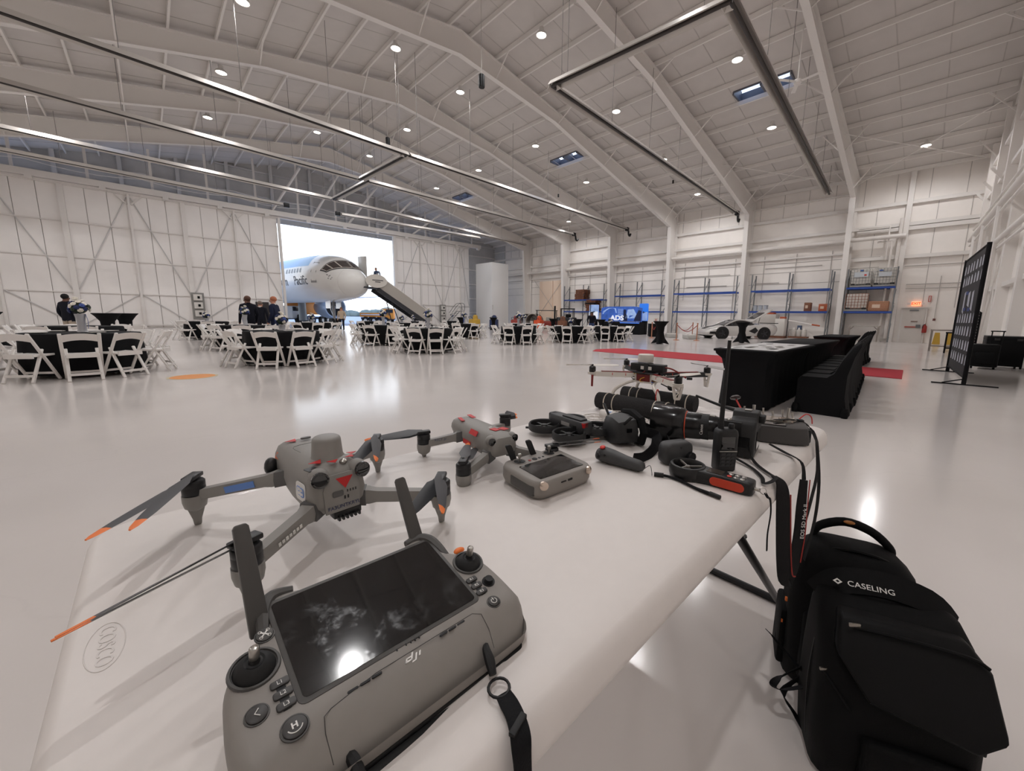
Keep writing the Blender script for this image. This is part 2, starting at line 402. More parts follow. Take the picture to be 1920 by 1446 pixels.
def rafter_low(x):
    d = abs(x - RX)
    pts = [(0, RZ - 1.2), (6.3, 12.17), (20.6, 8.8)]
    for (a, za), (b, zb) in zip(pts, pts[1:]):
        if d <= b + 1e-6: return za + (zb - za) * (d - a) / (b - a)
    return pts[-1][1]
rod = mat('bright_rod', (236, 232, 228), .4)
for k, fy in enumerate(FY):
    for s in (-1, 1):
        xs = [RX + s * d for d in (0, 3, 6.3, 10, 14, 17.5, 20.45)]
        web = MB(); tf = MB(); bf = MB()
        top = [V((x, fy, roof(x) - .22)) for x in xs]; bot = [V((x, fy, rafter_low(x))) for x in xs]
        xk = xs[-1]; xo = XR - .15 if s > 0 else XL + .15
        ring = top + [V((xo, fy, roof(xo) - .22)), V((xo, fy, 8.75))] + bot[::-1]
        web.loft([[q + V((0, -.01, 0)) for q in ring], [q + V((0, .01, 0)) for q in ring]])
        for a, b in zip(top + [V((xo, fy, roof(xo) - .22))], (top + [V((xo, fy, roof(xo) - .22))])[1:]): tf.bar(a, b, .26, .03, up=(0, 0, 1))
        for a, b in zip(bot, bot[1:]): bf.bar(a, b, .26, .03, up=(0, 0, 1))
        part('rafter_web', web, steel, fr); part('rafter_flange', tf, steel, fr); part('rafter_flange', bf, steel, fr)
        cb = MB(); xi = bot[-1].x; xib = XR - .95 if s > 0 else XL + .95
        cb.bar((xi, fy, 8.8), (xib, fy, 0), .3, .03, up=(s, 0, .1)).bar((xo, fy, 10), (xo, fy, 0), .3, .03, up=(s, 0, .1))
        ring = [V((xi, fy, 8.8)), V((xo, fy, 8.8)), V((xo, fy, 0)), V((xib, fy, 0))]
        cb.loft([[q + V((0, -.01, 0)) for q in ring], [q + V((0, .01, 0)) for q in ring]])
        part('column', cb, steel, fr)
        for d in (2.05, 6.55, 11.05, 15.55, 19.5):
            x = RX + s * d
            for t in (-1, 1): part('flange_brace', MB().bar((x, fy + t * .08, rafter_low(x) + .05), (x, fy + t * 1.0, roof(x) - .2), .05, .05), steel, fr)
for a, b in ((0, 1), (1, 2), (2, 3), (4, 5)):
    for s in (1,):
        x0, x1 = 32.4, 26.5
        part('brace_rod', MB().cyl((x0, FY[a], roof(x0) - .6), (x1, FY[b], roof(x1) - .5), .022, n=6), rod, fr)
        part('brace_rod', MB().cyl((x1, FY[a], roof(x1) - .5), (x0, FY[b], roof(x0) - .6), .022, n=6), rod, fr)
wp = mat('white_pipe', (226, 221, 216), .4)
part('main_pipe', MB().cyl((32.4, 1.9, 6.35), (32.4, 41, 6.25), .13, n=10), wp, fr, smooth=True)
part('main_pipe', MB().tube([(32.5, 3.2, 6.1), (32.5, 2.5, 6.1), (32.5, 2.5, .2)], .06, 8, sharp=True), wp, fr, smooth=True)
part('main_pipe', MB().tube([(32.6, 2.2, 7.4), (32.6, 2.2, .2)], .09, 8), wp, fr, smooth=True)
part('main_pipe', MB().tube([(32.5, 4.2, 7.0), (32.5, 2.7, 7.0), (32.5, 2.7, 5.0)], .05, 8, sharp=True), wp, fr, smooth=True)
part('rack_post', MB().box((32.8, 1.98, 5), (.3, .25, 10.0)), steel, fr)
for z, y0, y1 in ((4.75, 12.0, 16), (3.9, 12.2, 15.5), (5.0, 6, 9.5), (3.5, -1, 1.6), (3.25, -1, 1.6), (4.6, -.9, 1.8), (3.95, 8.5, 10)):
    part('conduit', MB().cyl((32.93, y0, z), (32.93, y1, z), .028, n=6), seamm, fr)
for k in range(12):
    y = 5.5 + 2.05 * k
    part('conduit', MB().cyl((32.93, y, 1.2 + (k % 3) * .8), (32.93, y, 5.9), .025, n=6), seamm, fr)
# high bay lamps
LX = [RX + d for d in (-18.5, -13.2, -7.7, -2.0, 2.0, 7.7, 13.0, 18.2)]
LY = [1.5, 7.35, 13.5, 19.75, 26.0, 32.2]
LYL = [-.6, 5.0, 12.2, 18.9, 24.8, 30.8]       # the left slope's rows hang a little nearer
NOLAMP = {(5, 0), (0, 0), (2, 0), (3, 0), (4, 0), (6, 0), (0, 1), (1, 1), (7, 1), (1, 3), (7, 3), (1, 4), (3, 4), (6, 4), (7, 5)}      # no lamp hangs in these bays; some unseen ones left out to sharpen shadows
lens = mat('lamp_lens', (255, 246, 236), .3, emit=9)
def make_lamp():
    t = thing('high_bay_lamp', 'round high bay lamp', 'lamp')
    part('housing', MB().lathe([(.05, .32), (.1, .3), (.1, .16), (.22, .06), (.24, 0), (.21, -.01), (.2, .02)], 16), mat('lamp_housing', (215, 212, 208), .35), t, smooth=True)
    part('lens', MB().lathe([(.0, -.012), (.12, -.012), (.2, 0.0)], 16), lens, t)
    part('hook', MB().cyl((0, 0, .3), (0, 0, .33), .012, n=6), seamm, t)
    return t
lamp0 = make_lamp(); first = True
rown = ['beside the side wall', 'over the red carpet bay', 'over the parked car bay', 'over the blue display bay', 'over the pallet rack bay', 'nearest the hangar doors']
coln = ['leftmost', 'second from left', 'third from left', 'just left of the roof ridge', 'just right of the roof ridge', 'third from the rack wall', 'second from the rack wall', 'nearest the rack wall']
for j, y in enumerate(LY):
    for i, x in enumerate(LX):
        y = LYL[j] if i < 4 else LY[j]
        if (i, j) in NOLAMP: continue
        if i == 1 and j == 5: x, y = -2.6, 29.8
        z = roof(x) - .56
        lab = 'high bay lamp %s, %s' % (rown[j], coln[i])
        if first: lamp0.location = (x, y, z); lamp0['label'] = lab; lamp0['group'] = 'high bay roof lamps'; first = False
        else: dup(lamp0, (x, y, z), 0, lab, 'high bay roof lamps')
        ld = bpy.data.lights.new('lamp_light', 'SPOT'); ld.energy = LAMP_W; ld.shadow_soft_size = .12; ld.spot_size = math.radians(166); ld.spot_blend = .45
        ld.color = (1.0, .985, .99)
        if (i, j) in ((2, 1), (1, 0)): ld.energy *= (2.1 if i == 2 else 1.5)        # two unseen lamps over the photographer, boosted to deepen the table shadows
        lo = bpy.data.objects.new('lamp_light', ld); col.objects.link(lo); lo.location = (x, y, z - .06)
# ================================================================ roof fittings
alu = mat('heater_hood', (200, 195, 189), .4, metal=.6)
drk = mat('heater_tube', (70, 66, 64), .45, metal=.5)
blk = mat('black_plastic', (22, 22, 24), .45)
def heater(pts, label, z=9.0, ends=True, elbow=True):
    t = thing('tube_heater', label, 'heater', (0, 0, 0), group='radiant tube heaters')
    for a, b in zip(pts, pts[1:]):
        a, b = V((*a, z)), V((*b, z)); d = (b - a).normalized(); x = V((-d.y, d.x, 0))
        prof = [(-.24, -.03), (-.1, .16), (.1, .16), (.24, -.03), (.215, -.03), (.09, .14), (-.09, .14), (-.215, -.03)]
        part('hood', MB().loft([[e + x * u + V((0, 0, v)) for u, v in prof] for e in (a, b)]), alu, t)
        part('tube', MB().cyl(a + V((0, 0, .03)), b + V((0, 0, .03)), .055, n=10), drk, t, smooth=True)
        L = (b - a).length; nn = max(1, int(L / 3.1))
        for k in range(nn + 1):
            q = a + (b - a) * ((k + .15) / (nn + .3))
            part('hanger_wire', MB().cyl(q + V((0, 0, .15)), V((q.x, q.y, roof(q.x) - .1)), .01, n=5), mat('wire_grey', (120, 116, 113), .7), t)
    if ends:
        e = V((*pts[-1], z)); d = (e - V((*pts[-2], z))).normalized()
        part('burner_box', MB().box(e + d * .25 + V((0, 0, .05)), (.34, .24, .3)), blk, t, bevel=.02)
        if elbow: part('vent_elbow', MB().tube([e + d * .4, e + d * .5 + V((0, 0, -.1)), e + d * .55 + V((0, 0, -.35)), e + d * .75 + V((0, 0, -.45)), e + d * .9 + V((0, 0, -.25))], .08, 8), blk, t, smooth=True)
    return t
heater([(30.74, 5.68), (11.04, 4.58), (10.57, 10.29), (31.5, 11.44)], 'U shaped radiant tube heater hung nearest over the foreground table')
heater([(9.6, 24.98), (-9.6, 23.7)][::-1] + [(9.84, 19.54), (-9.6, 18.17)], 'U shaped tube heater hung on the left half of the roof', ends=False)
heater([(9.95, 19.56), (30.68, 20.44)], 'straight tube heater hung over the round tables on the right half')
heater([(29.31, 25.48), (10.02, 24.94), (9.83, 30.57), (30.19, 33.05)][::-1], 'U shaped tube heater hung second from the hangar doors')
heater([(-9.6, 29.7), (9.7, 30.57)], 'straight tube heater hung on the left half near the doors', ends=False)
heater([(-9.6, 33.73), (7.71, 34.89)], 'long tube heater nearest the doors, left of the opening', elbow=False)
heater([(24.5, 33.75), (11.63, 34.55)], 'long tube heater nearest the doors, above the opening', elbow=False)
for (x, y, z), s, lb in (((10.92, 14.79, 11), 1, 'large black cylinder hanging by cable left of the ridge'), ((10.65, 23.42, 11), .9, 'small black cylinder hanging above the far tube heater'), ((27.4, 14.46, 11), .45, 'tiny black cylinder hanging over the parked car bay'), ((23, 21.5, 10.5), .45, 'tiny black cylinder hanging over the blue display bay')):
    t = thing('hanging_cylinder', lb, 'sensor', (x, y, z - .25)); 
    part('canister', MB().lathe([(.0, 0), (.12 * s, 0), (.13 * s, .03), (.13 * s, .47 * s), (.1 * s, .5 * s), (.02, .52 * s)], 14), blk, t, smooth=True)
    part('cable', MB().cyl((0, 0, .5 * s), (0, 0, roof(x) - z + .2), .012, n=5), seamm, t)
t = thing('ceiling_fan', 'white three blade ceiling fan hanging beside the near skylight', 'fan', (18.6, 4.9, 10.3))
part('motor', MB().lathe([(.02, .1), (.14, .06), (.14, -.06), (.05, -.1)], 12), steel, t, smooth=True); part('rod', MB().cyl((0, 0, .1), (0, 0, 2.2), .02, n=6), steel, t)
for k in range(3): part('blade', MB().box((.45, 0, 0), (.75, .14, .012)).xf(M.Rotation(2.1 * k + .4, 4, 'Z')), steel, t)
# ================================================================ pallet racks
orange_s = mat('rack_upright', (120, 122, 124), .45, metal=.4); bluem = mat('rack_beam_blue', (38, 72, 150), .45)
def rack(label, ys, levels, h=4.5):
    t = thing('pallet_rack', label, 'rack', (32.3, ys[0], 0), group='pallet racks along the wall'); y0 = ys[0]
    for y in ys:
        for x in (-.42, .42): part('upright', MB().box((x, y - y0, h / 2), (.08, .07, h)), orange_s, t)
        for k in range(4):
            z = .25 + k * 1.05
            part('lattice', MB().bar((-.42, y - y0, z), (.42, y - y0, z + (1.0 if k % 2 else .0)), .03, .03), orange_s, t)
            part('lattice', MB().bar((-.42, y - y0, z + .0), (.42, y - y0, z + .95), .025, .025), orange_s, t)
    for a, b in zip(ys, ys[1:]):
        for z in levels:
            for x in (-.45, .45): part('beam', MB().box((x, (a + b) / 2 - y0, z), (.06, abs(a - b), .12)), bluem, t)
    return t
rack('blue beamed pallet rack holding stacks of wooden pallets', [28.6, 26.0, 23.4], [1.81, 3.0])
rack('empty blue beamed pallet rack behind the blue display', [22.1, 19.7, 17.25], [1.81, 3.25])
rack('empty blue beamed pallet rack behind the rope stanchions', [16.1, 13.5, 11.05], [1.81, 3.3])
rack('blue beamed pallet rack behind the open sports car', [10.0, 7.6, 5.2], [1.81, 3.3])
rack('short pallet rack holding caged tanks near the exit door', [4.35, 2.0], [1.81, 3.3])
woodm = mat('pallet_wood', (120, 78, 58), .8, var=.2, scale=6)
def pallet(label, loc, rz=0):
    t = thing('wooden_pallet', label, 'pallet', loc, rz, 'wooden pallets on the rack')
    for k in range(5): part('deck_board', MB().box((0, -.5 + .25 * k, .125), (1.0, .14, .025)), woodm, t)
    for k in range(3): part('stringer', MB().box((-.45 + .45 * k, 0, .06), (.06, 1.15, .1)), woodm, t)
    for k in range(2): part('bottom_board', MB().box((0, -.48 + .96 * k, .008), (1.0, .12, .016)), woodm, t)
    return t
p0 = pallet('lowest wooden pallet of the stack on the upper rack beam', (32.3, 26.5, 3.06))
nth = ['lowest', 'second lowest', 'third lowest', 'fourth lowest', 'fifth lowest', 'sixth lowest', 'seventh lowest', 'topmost']
for k in range(1, 7): dup(p0, (32.3, 26.5 + random.uniform(-.1, .1), 3.06 + .145 * k), random.uniform(-.05, .05), '%s wooden pallet of the stack on the upper rack beam' % (nth[k] if k < 6 else 'topmost'))
for k in range(8): dup(p0, (32.3, 25.0 + random.uniform(-.12, .12), 1.87 + .145 * k), random.uniform(-.06, .06), '%s wooden pallet of the stack on the lower rack beam' % nth[k])
# caged liquid tanks and boxes
tankw = mat('tank_white', (216, 212, 206), .4); cage = mat('cage_steel', (150, 150, 148), .4, metal=.6); rust = mat('cage_rust', (150, 96, 70), .6)
def ibc(label, loc, cg, w=1.05, d=.95):
    t = thing('caged_tank', label, 'tank', loc)
    part('bottle', MB().box((0, 0, .62), (d - .08, w - .08, .92)), tankw, t, bevel=.06)
    for k in range(8):
        y = -w / 2 + w * k / 7; part('cage_bar', MB().box((-d / 2, y, .6), (.02, .02, .95)), cg, t)
    for k in range(6): part('cage_bar', MB().box((-d / 2, 0, .2 + k * .175), (.02, w, .02)), cg, t)
    part('pallet_base', MB().box((0, 0, .06), (d, w, .1)), cage, t)
    for s in (-1, 1): part('corner_foot', MB().box((-d / 2, s * w * .36, .16), (.04, .2, .1)), blk, t)
    return t
t = ibc('white caged tank with red and blue label, left on top shelf', (32.3, 3.68, 3.37), cage)
part('label_sheet', MB().box((-.5, 0, .75), (.01, .7, .3)), mat('label_grey', (190, 195, 200), .5), t); part('label_mark', MB().box((-.508, -.2, .72), (.01, .12, .1)), mat('label_red', (190, 60, 50), .5), t); part('label_mark', MB().box((-.49, 0, 1.0), (.03, .15, .08)), mat('label_blue', (50, 90, 160), .5), t)
t = ibc('white caged tank with pale label, right on top shelf', (32.3, 2.55, 3.37), cage)
part('label_sheet', MB().box((-.5, 0, .72), (.01, .6, .26)), mat('label_grey', (190, 195, 200), .5), t); part('label_mark', MB().box((-.508, .2, .95), (.03, .18, .06)), mat('label_blue', (50, 90, 160), .5), t)
ibc('white tank in a rusty cage on the lower shelf', (32.3, 3.75, 1.88), rust, w=1.12)
def crate(name, label, loc, d, m, cat='box', rz=0, lid=.0):
    t = thing(name, label, cat, loc, rz)
    part('body', MB().box((0, 0, d[2] / 2), d), m, t, bevel=.015)
    part('lid_seam', MB().box((0, 0, d[2] * .86), (d[0] + .012, d[1] + .012, .02)), mat('tape_tan', (150, 120, 90), .6), t)
    part('front_label', MB().box((-d[0] / 2 - .004, d[1] * .1, d[2] * .5), (.012, d[1] * .4, d[2] * .35)), mat('label_paper', (214, 190, 170), .6), t)
    return t
osb = mat('osb_wood', (168, 122, 96), .8, var=.25, scale=25)
crate('wooden_crate', 'speckled wooden crate beside the rusty caged tank', (32.3, 2.68, 1.88), (.8, .95, .6), osb)
crate('cardboard_box', 'tall brown cardboard box on the rack behind the car', (32.3, 6.4, 1.88), (.45, .38, .58), mat('card_brown', (128, 84, 66), .8))
crate('cardboard_box', 'orange box with pale label at the rack end', (32.3, 5.5, 1.88), (.5, .5, .48), mat('card_orange', (178, 92, 62), .8))
bwh = mat('bucket_white', (190, 196, 204), .4)
for k, y in enumerate((9.7, 9.35, 9.0)):
    t = thing('paint_bucket', 'pale bucket on the rack above the open car lid, %s' % ('left', 'middle', 'right')[k], 'bucket', (32.2, y, 1.88), group='buckets on the rack')
    part('pail', MB().lathe([(.13, 0), (.15, .36), (.155, .37), (.155, .4), (.0, .41)], 14), bwh, t, smooth=True); part('lid', MB().lathe([(.16, .38), (.16, .42), (.0, .42)], 14), mat('bucket_lid', (120, 130, 145), .4), t)
# ================================================================ exit door and right-hand wall things
dm = mat('door_cream', (208, 202, 196), .5)
de = sroot('door_20')
part('door_frame', MB().box((32.93, 1.05, 1.04), (.1, 1.15, 2.1)), steel, de); part('door_leaf', MB().box((32.86, 1.05, 1.0), (.06, .98, 2.0)), dm, de)
part('panic_bar', MB().box((32.8, 1.1, .95), (.06, .55, .06)), mat('bar_red', (168, 70, 58), .5), de); part('lock_box', MB().box((32.8, .78, 1.0), (.08, .2, .2)), mat('grey_dark', (110, 112, 114), .4), de)
part('door_closer', MB().box((32.8, 1.05, 1.94), (.06, .4, .07)), mat('grey_dark', (110, 112, 114), .4), de); part('drip_cap', MB().box((32.85, 1.0, 2.12), (.2, 1.35, .04)), steel, de)
part('notice_plate', MB().box((32.81, .98, 1.28), (.02, .3, .05)), mat('plate_brown', (128, 100, 92), .5), de)
es = thing('exit_sign', 'lit red EXIT sign above the white exit door', 'sign', (32.85, 1.02, 2.22))
part('housing', MB().box((0, 0, .12), (.08, .4, .24)), mat('exit_glow', (255, 170, 120), .4, emit=1.2), es); part('lamp_head', MB().box((0, .32, .12), (.1, .14, .12)), steel, es); part('lamp_head', MB().box((0, -.32, .12), (.1, .14, .12)), steel, es)
text('lettering', 'EXIT', .2, mat('exit_red', (235, 50, 30), .4, emit=1.5), es, M.Translation((-.045, 0, .12)) @ M.Rotation(-PI / 2, 4, 'Z') @ M.Rotation(PI / 2, 4, 'X'), bold=.006)
t = thing('fire_sign', 'narrow red and white fire extinguisher sign on the wall', 'sign', (32.9, .46, 2.45))
part('plate', MB().box((0, 0, .17), (.03, .12, .36)), mat('sign_red', (190, 60, 50), .5), t); part('arrow_panel', MB().box((-.017, 0, .17), (.01, .06, .3)), mat('sign_white', (220, 205, 200), .5), t)
t = thing('fire_extinguisher', 'red and silver fire extinguisher hanging beside the exit door', 'extinguisher', (32.75, .48, .62))
part('cylinder', MB().lathe([(.0, 0), (.1, .0), (.11, .04), (.11, .36), (.05, .45), (.03, .5)], 14), mat('ext_red', (160, 50, 44), .4), t, smooth=True); part('hose', MB().tube([(0, 0, .5), (-.12, .08, .45), (-.14, .1, .25)], .015, 6), blk, t); part('handle', MB().box((-.02, 0, .54), (.18, .04, .05)), mat('chrome', (220, 220, 220), .15, metal=1), t)
t = thing('alarm_box', 'small red alarm box with conduit on the white wall', 'alarm', (32.9, .14, 1.33)); part('box', MB().box((0, 0, .07), (.06, .12, .13)), mat('alarm_brown', (110, 64, 58), .5), t); part('conduit', MB().cyl((.02, 0, .13), (.02, 0, 2.6), .015, n=6), seamm, t)
ym = mat('caution_yellow', (196, 158, 62), .5)
for k, (y, lb) in enumerate(((-.1, 'yellow folding caution sign leaning by the side wall, left one'), (-.62, 'yellow folding caution sign behind the black stool legs'))):
    t = thing('caution_sign', lb, 'sign', (32.0, y, 0)); part('board', MB().prism([(-.17, 0), (.17, 0), (.1, .66), (-.1, .66)], -.01, .01, TR((0, 0, 0), PI / 2, 0, PI / 2)), ym, t); part('board', MB().prism([(-.17, 0), (.17, 0), (.1, .66), (-.1, .66)], -.01, .01, TR((.25, 0, 0), PI / 2, -.0, PI / 2)), ym, t)
gs = mat('galvanised', (150, 142, 136), .35, metal=.7)
t = thing('steel_workbench', 'low galvanised steel frame bench by the exit door', 'bench', (24.2, -.3, 0))
part('top', MB().box((0, -.1, .9), (.8, 1.1, .06)), gs, t, bevel=.01); part('shelf', MB().box((0, -.1, .22), (.75, 1.05, .04)), gs, t)
for x in (-.36, .36):
    for y in (-.6, .4): part('leg', MB().box((x, y, .45), (.07, .07, .9)), gs, t)
bk = mat('matt_black', (16, 16, 18), .6)
t = thing('black_stool', 'black square tube frame standing before the steel bench', 'stool', (22.9, -.62, 0))
part('top', MB().box((0, 0, .82), (.5, .62, .05)), bk, t)
for x in (-.22, .22):
    for y in (-.27, .27): part('leg', MB().box((x, y, .41), (.05, .05, .82)), bk, t)
part('rail', MB().box((0, 0, .2), (.44, .5, .04)), bk, t)
t = thing('wire_display_rack', 'black frame with white wire shelves standing behind the banner', 'rack', (16.6, -.72, 0), .1)
part('frame', MB().tube([(0, -.12, .3), (0, -.12, 1.5), (0, .1, 1.65), (0, .3, 1.65), (0, .3, .3)], .03, 6, sharp=True), bk, t)
for k in range(11): part('wire_shelf', MB().box((0, .1, .7 + k * .08), (.05, .4, .012)), steel, t)
t = thing('flight_case', 'large black flight case beside the side wall', 'case', (16.9, -1.42, 0))
cm = mat('case_black', (14, 14, 15), .5)
part('body', MB().box((0, 0, .46), (1.2, .78, .8)), cm, t, bevel=.01); part('lid_line', MB().box((0, 0, .78), (1.21, .79, .015)), bk, t)
for y in (-.2, .2): part('latch', MB().box((-.61, y, .78), (.02, .1, .06)), mat('latch_grey', (70, 70, 70), .3, metal=.8), t)
for x in (-.5, .5):
    for y in (-.3, .3): part('wheel', MB().cyl((x, y - .02, .04), (x, y + .02, .04), .04, n=10), bk, t)
t = thing('trolley_case', 'small black wheeled case with telescopic handle behind the banner', 'case', (15.75, -1.0, 0))
part('body', MB().box((0, 0, .36), (.45, .5, .6)), cm, t, bevel=.04)
for y in (-.1, .1): part('handle_rod', MB().cyl((.18, y - .18, .6), (.18, y - .18, 1.0), .012, n=6), bk, t)
part('grip', MB().box((.18, -.18, 1.0), (.04, .26, .03)), bk, t)
for y in (-.2, .2): part('wheel', MB().cyl((.0, y - .02, .04), (.0, y + .02, .04), .045, n=10), bk, t)
part('pocket', MB().box((-.24, 0, .3), (.05, .35, .3)), cm, t, bevel=.02)
# photo backdrop banner
t = thing('photo_backdrop', 'tall black backdrop banner printed with rows of pale figures', 'banner', (12.55, -.42, 0), math.atan2(.18, 2.79))
nav = mat('banner_black', (18, 19, 26), .6)
part('fabric', MB().strip([(-1.38, 0, z) for z in (.16, 1.4, 2.62)], 0.012, .012, (1, 0, 0)).box((0, 0, 1.4), (2.76, .012, 2.46)), nav, t)
for x in (-1.42, 1.42):
    part('post', MB().cyl((x, 0, 0), (x, 0, 2.68), .035, n=10), bk, t, smooth=True); part('foot', MB().box((x, 0, .01), (.06, .9, .02)), bk, t)
    part('foot_strut', MB().bar((x, .3, .02), (x, 0, .12), .02, .02), bk, t)
for z in (.14, 2.66): part('crossbar', MB().cyl((-1.42, 0, z), (1.42, 0, z), .02, n=8), bk, t)
pale = mat('print_pale', (176, 180, 190), .6); pbl = mat('print_blue', (44, 62, 120), .6)
for row, z in enumerate((.38, .66, .95, 1.22, 2.05, 2.32)):
    for k in range(7):
        x = -1.15 + k * .38 + random.uniform(-.04, .04); s = random.uniform(1.2, 1.9)
        f = MB().prism([(-.05 * s, -.06), (.06 * s, -.07), (.055 * s, .03), (.03 * s, .08), (-.02 * s, .075), (-.055 * s, .02)], 0, .002, TR((x, .008, z + .08), PI / 2, 0, 0)) if False else MB().prism([(-.05 * s, -.09), (.06 * s, -.1), (.055 * s, .03), (.03 * s, .1), (-.02 * s, .095), (-.055 * s, .02)], 0, .002, TR((x, .008, z + .08), PI / 2, 0, 0)); part('printed_figure', f, pale, t)
for x, z, w_, h_ in ((.55, 1.65, .22, .5), (-.1, 1.7, .3, .34), (-.6, 1.65, .24, .42)): part('printed_panel', MB().prism([(-w_ / 2, -h_ / 2), (w_ / 2, -h_ / 2 + .05), (w_ / 2, h_ / 2 - .03), (-w_ / 2 + .04, h_ / 2)], 0, .002, TR((x, .008, z), PI / 2, 0, 0)), pale, t)
for x, z in ((.3, 1.5), (-.3, 1.48), (.25, 1.85)): part('printed_panel', MB().box((x, .009, z), (.35, .003, .07)), pbl, t)
# red carpet, orange floor mark
part('carpet_tmp', MB(), white) if False else None
rc = tag(part('red_carpet', MB().prism([(11.2, .38), (13.3, .45), (13.32, 8.6), (11.9, 9.0), (11.18, 8.6)], .001, .012), mat('carpet_red', (176, 48, 58), .9, var=.08, scale=60)), 'long bright red carpet runner lying across the grey floor', 'carpet')
t = thing('floor_sticker', 'orange oval sticker on the floor before the left tables', 'sticker', (.45, 9.5, 0))
part('disc', MB().lathe([(.32, .001), (.32, .003), (0, .003)], 24), mat('sticker_orange', (216, 140, 70), .5), t); part('rim', MB().lathe([(.36, .0008), (.36, .002), (0, .002)], 24), mat('sticker_rim', (190, 180, 150), .5), t)
# ================================================================ long black tables with stretch covers
spx = mat('stretch_black', (15, 15, 17), .75)
def long_table(label, x0, x1, y0, y1, h=.78):
    t = thing('covered_table', label, 'table', ((x0 + x1) / 2, (y0 + y1) / 2, 0)); L, Wd = x1 - x0, y1 - y0
    part('tabletop', MB().box((0, 0, h), (L, Wd, .035)), spx, t, bevel=.012)
    secs = []
    for (z, k) in ((h - .01, .0), (h - .05, .02), (h - .12, .1), (h - .25, .13), (.45, .13), (.2, .12), (.02, .11)):
        ring = []
        P_ = rrect(L - 2 * k, Wd - 2 * k * .7, .03, 2)
        N = 60
        per = []
        for i in range(len(P_)): a, b = P_[i], P_[(i + 1) % len(P_)]; per.append((a, b, math.dist(a, b)))
        tot = sum(q[2] for q in per)
        for j in range(N):
            s_ = tot * j / N; acc = 0
            for a, b, l in per:
                if acc + l >= s_: u = (s_ - acc) / l if l else 0; break
                acc += l
            wv = .02 * math.sin(j * 2.2) * (1 - z / h)
            px_, py_ = a[0] + (b[0] - a[0]) * u, a[1] + (b[1] - a[1]) * u
            ring.append(V((px_ * (1 + wv), py_ * (1 + wv * 2), z)))
        secs.append(ring)
    part('stretch_cover', MB().loft(secs), spx, t, smooth=True)
    return t
long_table('nearest black covered table carrying large printed sheet', 5.45, 7.72, 1.36, 2.12)
long_table('bare black covered table behind the printed sheet table', 7.76, 10.5, 1.42, 2.2)
long_table('farther black covered table beyond the red carpet', 12.6, 15.0, 1.55, 2.3)
t = thing('printed_sheet', 'large glossy printed sheet lying on the nearest black table', 'poster', (6.6, 1.74, .799), .02)
part('paper', MB().box((0, 0, .002), (2.05, .68, .002)), mat('paper_white', (205, 205, 205), .35), t)
for k in range(14):
    part('printed_shape', MB().prism([(random.uniform(.8, 1.2) * .14 * math.cos(a_), random.uniform(.6, 1.1) * .06 * math.sin(a_)) for a_ in [i * PI / 4 for i in range(8)]], .003, .0036, TR((random.uniform(-.8, .8), random.uniform(-.24, .24), 0))), mat('print_grey%d' % (k % 3), [(110, 108, 104), (150, 146, 140), (80, 80, 80)][k % 3], .4), t)
def covered_chair(label, loc, rz, g):
    t = thing('covered_chair', label, 'chair', loc, rz, g)
    prof = [(.27, 0), (.24, .2), (.24, .44), (.2, .475), (-.08, .48), (-.15, .56), (-.22, .74), (-.31, .9), (-.37, .945), (-.39, .93), (-.34, .8), (-.29, .55), (-.29, .25), (-.34, 0)]
    secs = []
    for x, k in ((-.225, 0), (-.21, .45), (-.2, .8), (-.18, 1), (-.09, 1.02), (0, 1.03), (.09, 1.02), (.18, 1), (.2, .8), (.21, .45), (.225, 0)):
        fx = abs(x) / .225
        secs.append([V((x * (1 + .12 * max(0, .25 - z) * 2), y * (1 - .04 * fx), z * (1 - .05 * fx ** 6 if z > .5 else 1))) for (y, z) in prof])
    part('stretch_cover', MB().loft(secs), spx, t, smooth=True, angle=60)
    for x in (-.22, .22):
        for y in (.22, -.3): part('foot_pocket', MB().lathe([(.0, 0), (.035, 0), (.045, .06), (.03, .12)], 8, (x * 1.1, y, 0)), spx, t, smooth=True)
    return t
cc0 = None
ordn = ['nearest', 'second nearest', 'third nearest', 'fourth nearest', 'fifth nearest', 'sixth nearest', 'seventh nearest', 'farthest']
for k in range(8):
    lab = '%s black covered chair at the long black tables' % ordn[k]; loc = (6.2 + .57 * k, .98 + .04 * k, 0)
    if k == 0: cc0 = covered_chair(lab, loc, 0.05, 'black covered chairs at the long tables')
    else: dup(cc0, loc, random.uniform(-.04, .04), lab)
for k in range(4):
    dup(cc0, (13.55 + .56 * k, 1.62, 0), .03, '%s black covered chair beyond the red carpet' % (['nearest', 'second nearest', 'third nearest', 'farthest'][k]), 'black covered chairs beyond the carpet')
# cocktail tables
def cocktail(label, loc, h=1.08, r=.36):
    t = thing('cocktail_table', label, 'table', loc, random.uniform(0, 1), 'black cocktail tables')
    part('tabletop', MB().lathe([(r, h - .03), (r, h), (0, h)], 24), spx, t)
    secs = []
    for (z, q, lob) in ((h - .02, r, 0), (h - .1, r * .8, 0), (h * .75, r * .5, .0), (h * .5, r * .43, .05), (h * .25, r * .6, .12), (.06, r * .93, .28), (0, r, .33)):
        secs.append([V((q * (1 + lob * math.cos(4 * a) - lob * .4) * math.cos(a), q * (1 + lob * math.cos(4 * a) - lob * .4) * math.sin(a), z + (0.06 * (1 - math.cos(4 * a)) / 2 if z < .05 else 0))) for a in [2 * PI * i / 24 for i in range(24)]])
    part('stretch_cover', MB().loft(secs), spx, t, smooth=True)
    return t
k0 = cocktail('black hourglass cocktail table beside the rope stanchions', (17.3, 9.28, 0))
dup(k0, (22.16, 7.2, 0), .4, 'black hourglass cocktail table in front of the sports car')
